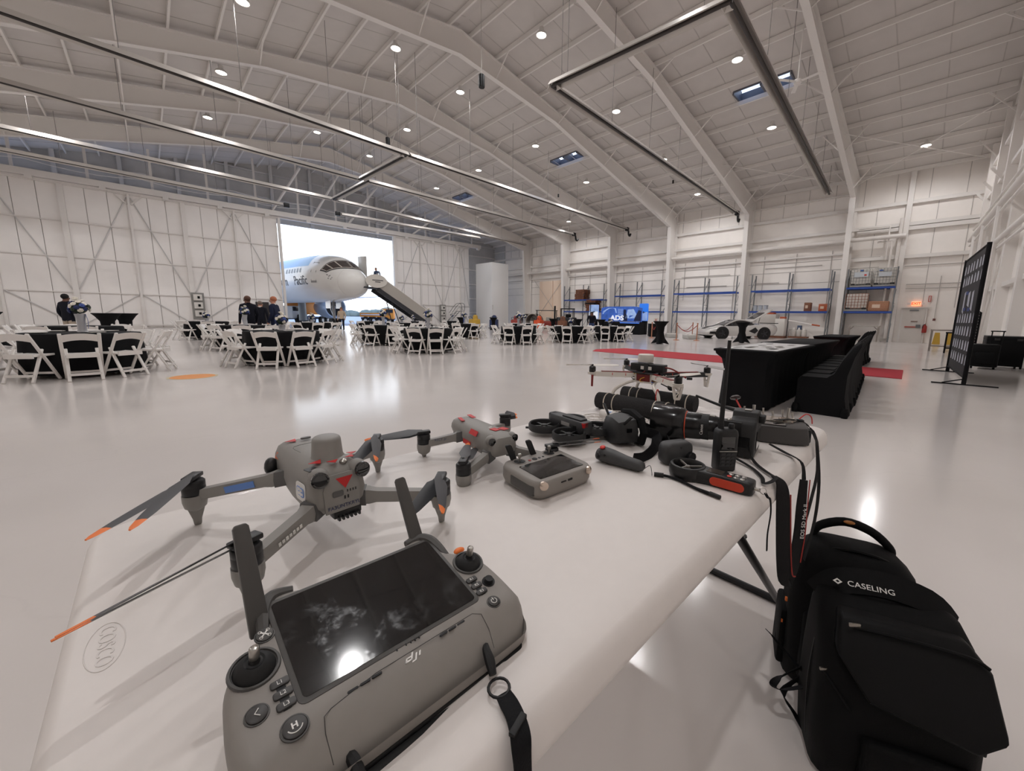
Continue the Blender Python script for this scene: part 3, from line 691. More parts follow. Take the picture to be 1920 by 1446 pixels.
for lb, loc in (('black cocktail table left of its twin by the left door wall', (-1.05, 20.0, 0)), ('black cocktail table right of its twin by the left door wall', (-.66, 21.1, 0)), ('black cocktail table cut by the left picture edge', (-3.6, 20.5, 0)),
                ('black cocktail table below the rolling ladder', (16.2, 24.6, 0)), ('black cocktail table below the left edge of the white box', (21.4, 27.5, 0)), ('black cocktail table right of the grey barrel arches', (22.5, 21.3, 0)),
                ('black cocktail table left of the dark forklift', (24.0, 20.0, 0)), ('black cocktail table below the wooden pallets', (24.6, 18.2, 0))):
    dup(k0, loc, random.uniform(0, 1), lb)
# ================================================================ round tables, folding chairs, centrepieces
resin = mat('white_resin', (226, 222, 218), .35)
def make_chair():
    t = thing('folding_chair', 'white folding chair', 'chair')
    for s in (-1, 1):
        part('front_leg', MB().bar((s * .215, -.27, .79), (s * .205, .17, .01), .028, .045, up=(s, 0, 0)), resin, t, bevel=.006, seg=1)
        part('rear_leg', MB().bar((s * .175, -.02, .53), (s * .185, -.27, 0), .028, .045, up=(s, 0, 0)), resin, t, bevel=.006, seg=1)
    seat = MB(); secs = []
    for y, w_, z in ((-.2, .17, .43), (-.18, .19, .445), (.0, .195, .445), (.18, .19, .45), (.215, .17, .44)):
        secs.append([V((-w_, y, z - .035)), V((w_, y, z - .035)), V((w_, y, z)), V((w_ * .5, y, z - .004)), V((-w_ * .5, y, z - .004)), V((-w_, y, z))])
    part('seat', seat.loft(secs), resin, t, bevel=.006, seg=1)
    part('seat_rail', MB().box((0, -.19, .42), (.36, .03, .07)), resin, t)
    bk_ = []
    for k in range(9):
        x = -.2 + .05 * k; c_ = 1 - (x / .2) ** 2; y = -.255 - .03 * c_
        bk_.append([V((x, y + .065, .645 + .035 * c_)), V((x, y + .09, .645 + .035 * c_)), V((x, y + .02, .765 + .025 * c_)), V((x, y, .765 + .025 * c_))])
    part('backrest', MB().loft(bk_), resin, t, smooth=True)
    part('stretcher', MB().box((0, -.235, .11), (.36, .02, .04)), resin, t); part('stretcher', MB().box((0, .105, .12), (.38, .02, .035)), resin, t)
    return t
ch0 = make_chair(); ch_used = False
clothm = mat('tablecloth_black', (17, 17, 19), .8)
def make_table():
    t = thing('round_table', 'round table', 'table'); secs = []
    for (z, r, wv) in ((.765, .0, 0), (.765, .7, 0), (.762, .755, 0), (.745, .768, 0), (.6, .77, .012), (.3, .785, .025), (.06, .8, .035)):
        secs.append([V(((r + wv * math.sin(11 * a) * (1 if r else 0)) * math.cos(a), (r + wv * math.sin(11 * a) * (1 if r else 0)) * math.sin(a), z)) for a in [2 * PI * i / 66 for i in range(66)]])
    part('tablecloth', MB().loft(secs, cap=False), clothm, t, smooth=True)
    part('tabletop', MB().lathe([(.73, .71), (.74, .74), (.0, .745)], 32), mat('table_wood', (170, 150, 130), .6), t)
    for a in (PI / 4, 3 * PI / 4, -PI / 4, -3 * PI / 4): part('leg', MB().cyl((.5 * math.cos(a), .5 * math.sin(a), 0), (.5 * math.cos(a), .5 * math.sin(a), .72), .016, n=8), mat('leg_grey', (130, 130, 130), .4, metal=.6), t)
    return t
tb0 = make_table()
petal = [mat('flower_white', (228, 222, 210), .6), mat('flower_navy', (34, 46, 92), .6), mat('flower_blue', (60, 82, 150), .6), mat('flower_leaf', (46, 60, 46), .6)]
def flower_mesh(m, s, nm):
    mb = MB().ball((0, 0, 0), s * .55, 8, 5)
    for k in range(7):
        a = k * 2 * PI / 7; mb.ball((s * .6 * math.cos(a), s * .6 * math.sin(a), s * .05), (s * .48, s * .48, s * .3), 6, 4)
    return mb.mesh(nm, m, True)
fl_me = [flower_mesh(petal[i], .04, 'flower') for i in range(4)]
def make_centre(tall):
    t = thing('flower_centrepiece', 'centrepiece', 'centrepiece')
    hv = .34 if tall else .14
    part('vase', MB().lathe([(.07, 0), (.075, .01), (.06, .04), (.055 if tall else .07, hv * .6), (.075, hv), (.065, hv), (.0, hv - .02)], 14), mat('vase_glass', (176, 176, 180), .15, coat=.5), t, smooth=True)
    if tall: part('ribbon', MB().strip([(.07, -.03, hv), (.09, -.04, hv * .6), (.08, -.05, hv * .2)], .04, .004, (1, 0, 0)), petal[2], t)
    R = .125
    for k in range(26):
        u = (k + .5) / 26; ph = math.acos(1 - 1.45 * u); a = k * 2.4
        d = V((math.sin(ph) * math.cos(a), math.sin(ph) * math.sin(a), math.cos(ph)))
        o = obj('flower', fl_me[[0, 1, 0, 2, 1, 0, 3][k % 7]], t); o.location = V((0, 0, hv + .1)) + d * R * random.uniform(.85, 1.15); o.rotation_euler = d.to_track_quat('Z', 'Y').to_euler()
    for k in range(3): o = obj('flower', fl_me[0], t); o.location = (random.uniform(-.06, .06), random.uniform(-.06, .06), hv + .24 + .025 * k)
    part('foliage', MB().ball((0, 0, hv + .1), (.11, .11, .1), 10, 6), petal[3], t)
    return t
ct = [make_centre(True), make_centre(False)]; ct_used = [False, False]; tb_used = False
TBL = [((-.92, 11.2), 10, 'leftmost front round table', 1, -92), ((-1.3, 15.6), 8, 'table behind leftmost front table', 0, -80), ((2.2, 10.95), 10, 'front table with low bouquet', 2, -118),
       ((2.2, 16.0), 10, 'table where suited people stand', 1, -100), ((1.75, 22.6), 8, 'left table nearest door wall', 2, -90), ((6.45, 11.75), 10, 'front table below boarding stairs', 1, -105),
       ((6.6, 15.6), 8, 'table below the aircraft engine', 1, -95), ((11.9, 17.8), 8, 'table left of white box', 1, -100), ((11.6, 13.1), 8, 'front table below white box', 1, -108),
       ((16.4, 18.0), 8, 'table below the barrel arches', 1, -95), ((14.4, 12.45), 8, 'table below the stacked pallets', 2, -105), ((17.0, 12.0), 8, 'table before the blue display', 2, -112),
       ((5.3, 20.4), 8, 'table left of the fuel truck', 2, -95), ((9.4, 19.9), 8, 'table before the stair foot', 2, -85), ((9.6, 24.6), 8, 'far table under the aircraft nose', 0, -95),
       ((12.6, 25.0), 8, 'far table at stair foot', 2, -90), ((16.9, 27.0), 6, 'far table below rolling ladder', 1, -90)]
nths = ['first', 'second', 'third', 'fourth', 'fifth', 'sixth', 'seventh']
for (cx, cy), nch, desc, cp, ph in TBL:
    lb = 'round black clothed %s' % desc
    if not tb_used: tb0.location = (cx, cy, 0); tb0['label'] = lb; tb0['group'] = 'black round banquet tables'; tb_used = True
    else: dup(tb0, (cx, cy, 0), random.uniform(0, 2), lb)
    view = V((cx, cy, 0)).normalized(); side = V((view.y, -view.x, 0)); lst = []
    for k in range(nch):
        a = math.radians(ph + 360 / nch * k + random.uniform(-4, 4)); d = V((math.cos(a), math.sin(a), 0)); lst.append((d, a))
    near = sorted([q for q in lst if q[0].dot(view) < 0], key=lambda q: q[0].dot(side)); far = sorted([q for q in lst if q[0].dot(view) >= 0], key=lambda q: q[0].dot(side))
    for grp, nm in ((near, 'near'), (far, 'far')):
        for i, (d, a) in enumerate(grp):
            R = .92 + random.uniform(-.04, .06); loc = V((cx, cy, 0)) + d * R; rz = math.atan2(-d.y, -d.x) - PI / 2 + random.uniform(-.12, .12)
            lb = 'white folding chair %s from left on %s side of %s' % (nths[i], nm, desc)
            if not ch_used: ch0.location = loc; ch0.rotation_euler = (0, 0, rz); ch0['label'] = lb; ch0['group'] = 'white folding chairs at the round tables'; ch_used = True
            else: dup(ch0, loc, rz, lb)
    if cp:
        q = cp - 1; lb = 'white and navy flower centrepiece on the %s' % desc
        if not ct_used[q]: ct[q].location = (cx, cy, .766); ct[q]['label'] = lb; ct[q]['group'] = 'flower centrepieces'; ct_used[q] = True
        else: dup(ct[q], (cx, cy, .766), random.uniform(0, 6), lb)
plm = mat('plate_white', (220, 216, 210), .3)
for (cx, cy), n_, desc in (((-1.0, 11.2), 4, 'leftmost front table'), ((2.2, 10.95), 3, 'front table with low bouquet'), ((6.45, 11.75), 4, 'front table below boarding stairs')):
    for k in range(n_):
        a = 2 * PI * k / n_ + .6; t = thing('plate', 'white plate on the %s, %s of %d' % (desc, nths[k], n_), 'plate', (cx + .5 * math.cos(a), cy + .5 * math.sin(a), .766), group='plates on the round tables')
        part('dish', MB().lathe([(.0, .004), (.07, .004), (.12, .016), (.12, .02), (.07, .009), (.0, .008)], 18), plm, t, smooth=True)
# ================================================================ people
skin_b = mat('skin_brown', (104, 70, 56), .6); skin_l = mat('skin_light', (190, 138, 114), .6)
def person(label, loc, rz, h, top, legs, skn, hair, joints=None, hairf=None, coat=None):
    J = dict(pel=(0, 0, .53, .095), sp=(0, 0, .62, .09), ch=(0, .0, .74, .11), nk=(0, 0, .845, .036), hd=(0, .015, .895, .052), tp=(0, .012, .965, .045),
             hL=(-.055, 0, .5, .06), kL=(-.06, .01, .27, .042), aL=(-.06, -.01, .04, .03), tL=(-.062, .09, .02, .022),
             sL=(-.115, 0, .795, .042), eL=(-.15, -.02, .63, .032), wL=(-.145, .05, .49, .022), fL=(-.14, .075, .43, .02))
    if joints: J.update(joints)
    for k in list(J):
        if k.endswith('L') and k[:-1] + 'R' not in J: a = J[k]; J[k[:-1] + 'R'] = (-a[0], a[1], a[2], a[3])
    names = list(J); ed = [('pel', 'sp'), ('sp', 'ch'), ('ch', 'nk'), ('nk', 'hd'), ('hd', 'tp')]
    for s in 'LR': ed += [('pel', 'h' + s), ('h' + s, 'k' + s), ('k' + s, 'a' + s), ('a' + s, 't' + s), ('ch', 's' + s), ('s' + s, 'e' + s), ('e' + s, 'w' + s), ('w' + s, 'f' + s)]
    me = bpy.data.meshes.new('body'); me.from_pydata([J[n_][:3] for n_ in names], [(names.index(a), names.index(b)) for a, b in ed], [])
    o = bpy.data.objects.new('body', me); col.objects.link(o); md = o.modifiers.new('skin', 'SKIN'); o.modifiers.new('sub', 'SUBSURF').levels = 2
    for i, n_ in enumerate(names): me.skin_vertices[0].data[i].radius = (J[n_][3], J[n_][3] * (.72 if n_ in ('pel', 'sp', 'ch') else 1)); me.skin_vertices[0].data[i].use_root = (n_ == 'pel')
    dg = bpy.context.evaluated_depsgraph_get(); bm_ = bpy.data.meshes.new_from_object(o.evaluated_get(dg)); bpy.data.objects.remove(o)
    bm_.materials.clear()
    for m_ in (top, legs, skn, mat('shoe_black', (20, 18, 18), .4)): bm_.materials.append(m_)
    wz = [V(J['fL'][:3]), V(J['fR'][:3])]; hdv = V(J['hd'][:3]); nkv = V(J['nk'][:3])
    for p_ in bm_.polygons:
        c_ = p_.center; p_.use_smooth = True
        if (c_ - hdv).length < .085 and c_.z > nkv.z - .012 or (c_ - V(J['tp'][:3])).length < .06: p_.material_index = 2
        elif min((c_ - q).length for q in wz) < .045: p_.material_index = 2
        elif c_.z < .045: p_.material_index = 3
        elif c_.z < (coat or .5) and abs(c_.x) < .115: p_.material_index = 1
    bm_.transform(M.Scale(h, 4))
    t = thing('person', label, 'person', loc, rz); obj('body', bm_, t)
    hx, hy, hz = [q * h for q in hdv]; hm = MB()
    hm.ball((hx, hy - .018 * h, hz + .042 * h), (.057 * h, .06 * h, .058 * h), 12, 8)
    if hairf: hm.ball((hx, hy - .035 * h, hz - .01 * h), (.055 * h, .04 * h, .09 * h), 10, 6)
    part('hair', hm, hair, t, smooth=True)
    part('nose', MB().ball((hx, hy + .055 * h, hz), (.008 * h, .014 * h, .012 * h), 6, 4), skn, t)
    for s in (-1, 1): part('ear', MB().ball((hx + s * .053 * h, hy, hz), (.006 * h, .012 * h, .018 * h), 6, 4), skn, t); part('eye', MB().ball((hx + s * .02 * h, hy + .047 * h, hz + .012 * h), .006 * h, 6, 4), blk, t)
    return t
navy = mat('suit_navy', (30, 36, 58), .8); dark = mat('clothes_dark', (24, 25, 34), .8); hairb = mat('hair_black', (18, 15, 14), .8); hairr = mat('hair_brown', (120, 84, 62), .8)
def shirt(t, h, m, y=.07, z=.8): part('shirt_collar', MB().lathe([(.045 * h, -.012 * h), (.05 * h, .01 * h), (.04 * h, .018 * h)], 10, (0, 0, .838 * h)), m, t, smooth=True)
wsh = mat('shirt_white', (215, 212, 210), .7)
P1 = person('person in a dark jacket standing behind the leftmost tables', (-2.05, 21.6, 0), -.75, 1.74, dark, mat('trousers_tan', (170, 156, 140), .8), skin_b, hairb, coat=.45)
P2 = person('bald person in dark suit with back turned by the table', (2.5, 17.3, 0), .25, 1.78, dark, dark, skin_b, mat('hair_shaved', (86, 58, 46), .7), coat=.42); shirt(P2, 1.78, dark)
P3 = person('person half hidden between the two suited people', (3.62, 21.9, 0), -.5, 1.72, dark, dark, skin_l, mat('hair_grey', (110, 96, 88), .8)); shirt(P3, 1.72, wsh)
P4 = person('person in navy suit with ginger hair facing left', (3.2, 16.9, 0), .95, 1.78, navy, navy, skin_l, mat('hair_ginger', (170, 106, 78), .8), coat=.42); shirt(P4, 1.78, wsh)
P5 = person('person with long hair in beige jacket below the engine', (9.9, 30.6, 0), 2.5, 1.68, mat('jacket_beige', (178, 160, 138), .8), dark, skin_l, hairr, hairf=True)
P6 = person('person in dark top bending beside the blue display', (20.2, 15.7, 0), 2.2, 1.72, dark, mat('jeans_blue', (52, 70, 110), .8), skin_b, hairb,
            joints=dict(sp=(0, .03, .61, .09), ch=(0, .12, .70, .11), nk=(0, .2, .775, .036), hd=(0, .235, .815, .052), tp=(0, .26, .88, .045), sL=(-.115, .13, .745, .042), eL=(-.15, .18, .6, .032), wL=(-.12, .28, .52, .022), fL=(-.11, .33, .49, .02)), hairf=True)
# ================================================================ airliner nose in the doorway
acw = mat('aircraft_white', (214, 212, 208), .25, coat=.4); acb = mat('aircraft_blue', (120, 176, 228), .3); acg = mat('aircraft_glass', (40, 40, 44), .1)
ac = thing('airliner', 'white twin engine airliner with its nose in the hangar doorway', 'airplane', (0, 0, 0))
BK = V((-.15, .9887, 0)); RT = V((-BK.y, BK.x, 0)); TIP = V((12.35, 33.4, 0))
FS = [0, .06, .2, .5, 1.0, 1.7, 2.5, 3.5, 5, 7, 48]
FW = [.02, .4, .7, 1.05, 1.33, 1.55, 1.67, 1.8, 1.88, 1.9, 1.9]
FT = [3.72, 4.08, 4.32, 4.62, 4.95, 5.4, 5.85, 6.1, 6.3, 6.35, 6.35]
FB = [3.68, 3.3, 3.04, 2.76, 2.54, 2.4, 2.32, 2.24, 2.2, 2.2, 2.2]
def itp(xs, ys, x):
    for i in range(len(xs) - 1):
        if x <= xs[i + 1]: u = (x - xs[i]) / (xs[i + 1] - xs[i]); return ys[i] + (ys[i + 1] - ys[i]) * u
    return ys[-1]
def fus(s, th, off=0):
    w_, zt, zb = itp(FS, FW, s) + off, itp(FS, FT, s) + off, itp(FS, FB, s) - off
    return TIP + BK * s + RT * (w_ * math.sin(th)) + V((0, 0, (zt + zb) / 2 + (zt - zb) / 2 * math.cos(th)))
fsec = [0, .02, .06, .12, .2, .33, .5, .75, 1.0, 1.35, 1.7, 2.1, 2.5, 3, 3.5, 4.2, 5, 6, 7, 10, 15, 22, 30, 40]
NT = 40; mb = MB(); secs = [[fus(s, 2 * PI * i / NT) for i in range(NT)] for s in fsec]; mb.loft(secs)
for fi, f in enumerate(mb.f):
    if len(f) == 4:
        k, i = divmod(fi, NT); th = 2 * PI * (i + .5) / NT
        if fsec[k] > 4.5 and .15 < th < 1.05: mb.mi[fi] = 1
part('fuselage', mb, [acw, acb], ac, smooth=True, angle=80)
D = math.radians
def patch(name, fl, fu, t0, t1, m, off, n_=10, k=3):
    g = MB(); rows_ = []
    for i in range(n_ + 1):
        th = t0 + (t1 - t0) * i / n_; rows_.append([fus(fl(th) + (fu(th) - fl(th)) * j / k, th, off) for j in range(k + 1)])
    g.loft(rows_, cap=False, closed=False); return part(name, g, m, ac, smooth=True)
lo_ = lambda t: .82 + 1.3 * (abs(t) / D(72)) ** 2
hi_ = lambda t: 2.0 + 1.0 * (abs(t) / D(72)) ** 1.5
patch('window_surround', lo_, hi_, D(-74), D(74), mat('surround_black', (24, 24, 28), .3), .015, 28)
for a, b in ((3, 30), (33, 52), (55, 69)):
    for s in (-1, 1): patch('window_frame', lambda t: lo_(t) + .1, lambda t: hi_(t) - .1, D(s * (a - 1.6)), D(s * (b + 1.6)), mat('frame_cream', (196, 188, 178), .4), .022, 6); patch('cockpit_window', lambda t: lo_(t) + .16, lambda t: hi_(t) - .16, D(s * a), D(s * b), mat('cockpit_glass', (70, 62, 58), .15), .034, 6)
for t0, t1 in ((0, 360),):
    g = MB().tube([fus(.95 + .0, D(a)) for a in range(0, 360, 12)], .012, 5, True); part('radome_seam', g, seamm, ac)
for (s0, s1, a0, a1) in ((3.55, 4.35, 52, 100),):
    g = MB().tube([fus(s0, D(a0), .005), fus(s1, D(a0), .005), fus(s1, D(76), .005), fus(s1, D(a1), .005), fus(s0, D(a1), .005), fus(s0, D(76), .005)], .02, 5, True); part('door_outline', g, mat('outline_grey', (120, 118, 116), .5), ac)
part('door_sill', MB().strip([fus(3.55, D(101), .02), fus(3.95, D(101), .02), fus(4.35, D(101), .02)], .16, .03, RT), mat('outline_grey', (120, 118, 116), .5), ac)
def tmap(s0, th0, k):
    return lambda co: fus(s0 - co.x, th0 - co.y / 1.95, .012 + co.z)
txm = mat('livery_text', (46, 48, 56), .5)
text('lettering', 'Pacific', 1.05, txm, ac, None, .01, 'RIGHT', tmap(5.0, D(98), 1))
text('lettering', 'Northern', 1.05, txm, ac, None, .01, 'RIGHT', tmap(8.9, D(98), 1))
for k in range(6): patch('cabin_window', lambda t, k=k: 6.2 + .55 * k, lambda t, k=k: 6.45 + .55 * k, D(68), D(78), mat('cabin_glass', (90, 100, 112), .2), .012, 3, 2)
part('open_door', MB().box((13.85, 36.6, 5.3), (.12, 1.0, 1.9), .35), acw, ac, bevel=.05)
e0 = TIP + BK * 17.2 - RT * 6.3 + V((0, 0, 1.95))
g = MB().lathe([(.95, 3.6), (1.2, 2.6), (1.36, 1.2), (1.34, .3), (1.26, 0), (1.14, -.02), (1.08, .2), (1.02, .7), (0, .75)], 28, e0, tuple(BK)); part('engine_nacelle', g, mat('nacelle_grey', (170, 178, 190), .3, metal=.3), ac, smooth=True, angle=60)
part('engine_fan', MB().lathe([(1.04, .55), (.0, .55)], 24, e0, tuple(BK)), mat('fan_dark', (46, 44, 46), .4), ac); part('spinner', MB().lathe([(0.0, .1), (.2, .3), (.3, .56)], 14, e0, tuple(BK)), mat('spinner_grey', (130, 128, 126), .4), ac, smooth=True)
w0 = TIP + BK * 16 + V((0, 0, 2.7))
for s in (-1, 1): part('wing', MB().loft([[w0 + RT * s * 1.5 + BK * a + V((0, 0, z)) for a, z in ((0, 0), (3, .35), (8, .1), (3, -.25))], [w0 + RT * s * 18 + BK * (a * .3 + 9) + V((0, 0, z * .4 + 1.3)) for a, z in ((0, 0), (3, .35), (8, .1), (3, -.25))]]), acw, ac)
ng = TIP + BK * 4.6
dkm = mat('gear_dark', (70, 72, 78), .5)
part('nose_gear_strut', MB().cyl(ng + V((0, 0, 2.4)), ng + V((0, 0, .4)), .11, n=10).bar(ng + BK * 1.0 + V((0, 0, 2.3)), ng + V((0, 0, .9)), .1, .1), mat('gear_grey', (150, 150, 152), .4, metal=.4), ac)
for s in (-1, 1): part('nose_wheel', MB().cyl(ng + RT * s * .12 + V((0, 0, .4)), ng + RT * s * .34 + V((0, 0, .4)), .4, n=20), mat('tyre', (26, 26, 27), .8), ac)
for s in (-1, 1): part('gear_door', MB().box(ng + RT * s * .45 + V((0, 0, 2.0)), (.05, 1.3, .7)), acw, ac)
for k in range(7): part('probe', MB().ball(fus(1.5 + .1 * k, D(82 + 6 * math.sin(k * 2)), .01), .035, 6, 4), dkm, ac)
for s in (-1, 1):
    for k in range(2): q = TIP + BK * (20 + 1.2 * k) + RT * s * 3.7; part('main_wheel', MB().cyl(q + RT * -.25 + V((0, 0, .55)), q + RT * .25 + V((0, 0, .55)), .55, n=18), mat('tyre', (26, 26, 27), .8), ac)
# boarding stairs
st = thing('boarding_stairs', 'grey mobile boarding stairs reaching up to the aircraft door', 'stairs', (0, 0, 0))
sgm = mat('stair_grey', (166, 160, 152), .5); sdk = mat('stair_dark', (46, 46, 50), .5)
sy0, sy1 = 33.7, 34.9; a, b = V((18.9, 0, .1)), V((13.9, 0, 3.45))
for y in (sy0, sy1):
    part('side_panel', MB().loft([[V((p_.x, y + e, p_.z + z)) for p_, z in ((a, .25), (b, .05), (b, 1.1), (a, 1.2))] for e in (-.02, .02)]), sgm, st)
    part('stringer', MB().bar(V((a.x, y, a.z)), V((b.x, y, b.z - .15)), .1, .35), sdk, st)
    part('handrail', MB().cyl(V((a.x, y, a.z + 1.22)), V((b.x, y, b.z + 1.15)), .025, n=6), steel, st)
for k in range(17): q = a + (b - a) * ((k + .5) / 17); part('tread', MB().box((q.x, (sy0 + sy1) / 2, q.z), (.3, 1.15, .04)), sdk, st)
part('platform', MB().box((13.3, 34.3, 3.4), (1.5, 1.5, .12)), sdk, st)
g = MB().prism([(.9 * math.cos(t_) * (1 if math.cos(t_) > 0 else 1.0), .55 * math.sin(t_)) for t_ in [2 * PI * i / 24 for i in range(24)]], -.02, .02, TR((13.75, 33.5, 3.95), PI / 2, 0, 0)); part('sign_board', g, mat('stair_white', (205, 200, 192), .5), st)
for k, s_ in enumerate(('STAIR INTERNATIONAL', 'AIRPORT')): pass
for k, w_ in enumerate((.9, .45)): part('sign_line', MB().box((13.85, 33.47, 4.02 - .14 * k), (w_, .01, .06)), txm, st)
part('support_leg', MB().cyl((16.0, 34.0, 0), (15.2, 34.0, 2.3), .04, n=6), sdk, st); part('support_leg', MB().cyl((15.5, 34.6, 0), (15.0, 34.6, 2.4), .04, n=6), sdk, st)
for x in (15.4, 18.4): part('wheel', MB().cyl((x, 33.75, .25), (x, 33.95, .25), .25, n=14), mat('tyre', (26, 26, 27), .8), st)
P7 = person('person in blue on the stair platform by the aircraft door', (14.15, 34.3, 3.46), 2.4, 1.7, mat('jacket_steel', (70, 84, 110), .8), dark, skin_l, mat('hair_grey', (110, 96, 88), .8), joints=dict(ch=(0, .05, .74, .11), nk=(0, .1, .84, .036), hd=(0, .13, .88, .052), tp=(0, .15, .945, .045)))
# vehicles outside
orm = mat('truck_orange', (226, 142, 52), .5); tym = mat('tyre', (26, 26, 27), .8)
def truck(name, label, loc, rz, L, tank):
    t = thing(name, label, 'truck', loc, rz)
    part('chassis', MB().box((0, 0, .8), (L, 1.0, .3)), mat('chassis_blue', (60, 72, 104), .5), t); part('cab', MB().box((L / 2 - .8, 0, 1.5), (1.6, 2.2, 1.5)), orm if not tank else steel, t, bevel=.15)
    part('cab_window', MB().box((L / 2 - .6, 0, 1.9), (1.0, 2.24, .5)), acg, t)
    if tank: part('tank', MB().box((-.8, 0, 2.1), (L - 2.2, 2.3, 1.7)), orm, t, bevel=.3)
    else: part('cargo_bed', MB().box((-.9, 0, 1.3), (L - 2, 2.2, .6)), orm, t, bevel=.05)
    part('side_stripe', MB().box((-.8, -1.17, 1.35), (L - 2.2, .03, .15)), steel, t)
    for x in (-L / 2 + .9, -L / 2 + 2.1, L / 2 - 1.2):
        for y in (-1, 1): part('wheel', MB().cyl((x, y - .15, .52), (x, y + .15, .52), .52, n=18), tym, t); part('hub', MB().cyl((x, y - .17, .52), (x, y + .17, .52), .22, n=12), plm, t)
    return t
truck('fuel_truck', 'orange fuel tanker truck parked behind the aircraft nose', (14.2, 57.5, -.2), .75 + PI, 8.0, True)
t = truck('utility_truck', 'small orange utility truck seen under the boarding stairs', (24.3, 58.8, -.2), -.75, 5.0, False)
text('lettering', '16', .7, txm, t, TR((1.6, -1.12, 1.5), PI / 2, 0, 0), .02)
t = thing('hose_cylinder', 'grey vertical cylinder hanging beside the fuel truck', 'cylinder', (12.0, 49.5, -.2)); part('pipe', MB().cyl((0, 0, .6), (0, 0, 2.6), .38, n=16), mat('cyl_grey', (110, 110, 108), .4, metal=.4), t, smooth=True); part('foot', MB().cyl((0, 0, 0), (0, 0, .6), .12, n=10), dkm, t)
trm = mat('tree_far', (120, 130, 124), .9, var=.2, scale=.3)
for k in range(10): 
    x = -20 + 26 * k; t = thing('tree_line', 'far band of trees on the horizon, %s from left' % (nths + ['eighth', 'ninth', 'tenth'])[k], 'trees', (x, 300 - 12 * k, -.2), group='far trees beyond the airfield')
    g = MB()
    for j in range(9): g.ball((random.uniform(-13, 13), random.uniform(-3, 3), random.uniform(1, 3)), (random.uniform(3, 6), 3, random.uniform(2, 4)), 8, 5)
    o = part('foliage', g, trm, t, smooth=True); o['kind'] = 'stuff'
# ================================================================ sports car, stanchions, displays, equipment
sil = mat('car_silver', (206, 203, 200), .25, metal=.3, coat=.6); cblk = mat('car_black', (18, 18, 20), .35); glas = mat('car_glass', (48, 46, 46), .08)
car = thing('sports_car', 'silver mid-engine sports car with rear lid raised', 'car', (27.45, 9.35, 0), math.atan2(1.69, -1.84))
def lerp(xs, ys, x): return itp(xs, ys, x)
cxs = [-2.3, -2.15, -1.7, -1.2, -.5, .2, .8, 1.4, 1.9, 2.2, 2.32]
chw = [.82, .93, .99, 1.0, .97, .94, .95, .97, .93, .8, .6]
csh = [.82, .9, .94, .93, .86, .82, .8, .78, .68, .55, .45]     # shoulder height
cbt = [.42, .3, .22, .2, .18, .18, .18, .2, .2, .2, .22]
secs = []
for i, x in enumerate(cxs):
    w_, s_, b_ = chw[i], csh[i], cbt[i]
    secs.append([V((x, -w_ * .9, b_)), V((x, -w_, b_ + (s_ - b_) * .35)), V((x, -w_, b_ + (s_ - b_) * .7)), V((x, -w_ * .88, s_)), V((x, -w_ * .4, s_ + .05)), V((x, w_ * .4, s_ + .05)), V((x, w_ * .88, s_)), V((x, w_, b_ + (s_ - b_) * .7)), V((x, w_, b_ + (s_ - b_) * .35)), V((x, w_ * .9, b_))])
part('body', MB().loft(secs), sil, car, smooth=True, angle=50)
gx = [-1.0, -.6, -.1, .3, .9, 1.25]; gt = [.95, 1.12, 1.22, 1.2, .95, .8]; gw = [.6, .62, .62, .62, .7, .72]
part('canopy', MB().loft([[V((x, -w_ - .1, .8)), V((x, -w_, z - .06)), V((x, -w_ * .7, z)), V((x, w_ * .7, z)), V((x, w_, z - .06)), V((x, w_ + .1, .8))] for x, z, w_ in zip(gx, gt, gw)]), glas, car, smooth=True, angle=50)
part('roof_panel', MB().loft([[V((x, -.5, z + .012)), V((x, .5, z + .012)), V((x, .5, z)), V((x, -.5, z))] for x, z in ((-.6, 1.12), (-.1, 1.225), (.3, 1.205))]), sil, car)
for s in (-1, 1):
    part('roof_pillar', MB().tube([(1.15, s * .78, .8), (.9, s * .72, .95), (.35, s * .63, 1.17), (-.1, s * .63, 1.2), (-.6, s * .66, 1.1)], .04, 6), sil, car)
    part('side_scoop', MB().prism([(-.75, .35), (-.35, .5), (-.75, .75), (-.95, .55)], s * .985 - .02, s * .985 + .02, TR((0, 0, 0), PI / 2, 0, 0)), cblk, car)
    part('mirror', MB().ball((.75, s * 1.03, .92), (.1, .1, .06), 8, 5), cblk, car, smooth=True)
    part('front_intake', MB().prism([(1.75, .28), (2.15, .3), (2.1, .45), (1.8, .45)], s * .9 - .05, s * .9 + .05, TR((0, 0, 0), PI / 2, 0, 0)), cblk, car)
    part('headlight', MB().box((1.95, s * .68, .66), (.35, .2, .06), s * -.3), mat('headlamp', (230, 230, 230), .1), car)
    for x in (1.36, -1.36):
        part('wheel_arch', MB().cyl((x, s * .9, .36), (x, s * 1.005, .36), .42, n=24), cblk, car)
        wv = part('wheel', MB().lathe([(.22, -.1), (.33, -.11), (.355, -.06), (.355, .06), (.33, .11), (.22, .1), (.2, .02), (.0, .02)], 24, (x, s * .93, .355), (0, s, 0)), tym, car, smooth=True)
        for k in range(5): part('spoke', MB().bar((x, s * 1.03, .355), (x + .23 * math.cos(k * 2 * PI / 5), s * 1.03, .355 + .23 * math.sin(k * 2 * PI / 5)), .05, .02, up=(0, 1, 0)), mat('rim_dark', (70, 70, 74), .3, metal=.7), wv)
part('front_grille', MB().box((2.25, 0, .32), (.12, 1.1, .18)), cblk, car); part('splitter', MB().box((2.2, 0, .17), (.3, 1.6, .03)), cblk, car)
part('hood_stripe', MB().loft([[V((x, -.25, z)), V((x, .25, z))] for x, z in ((1.3, .85), (1.9, .745), (2.2, .615))], cap=False, closed=False), cblk, car)
lidp = [(-.75, 1.1), (-.78, 1.16), (-2.0, 1.92), (-2.05, 1.86)]
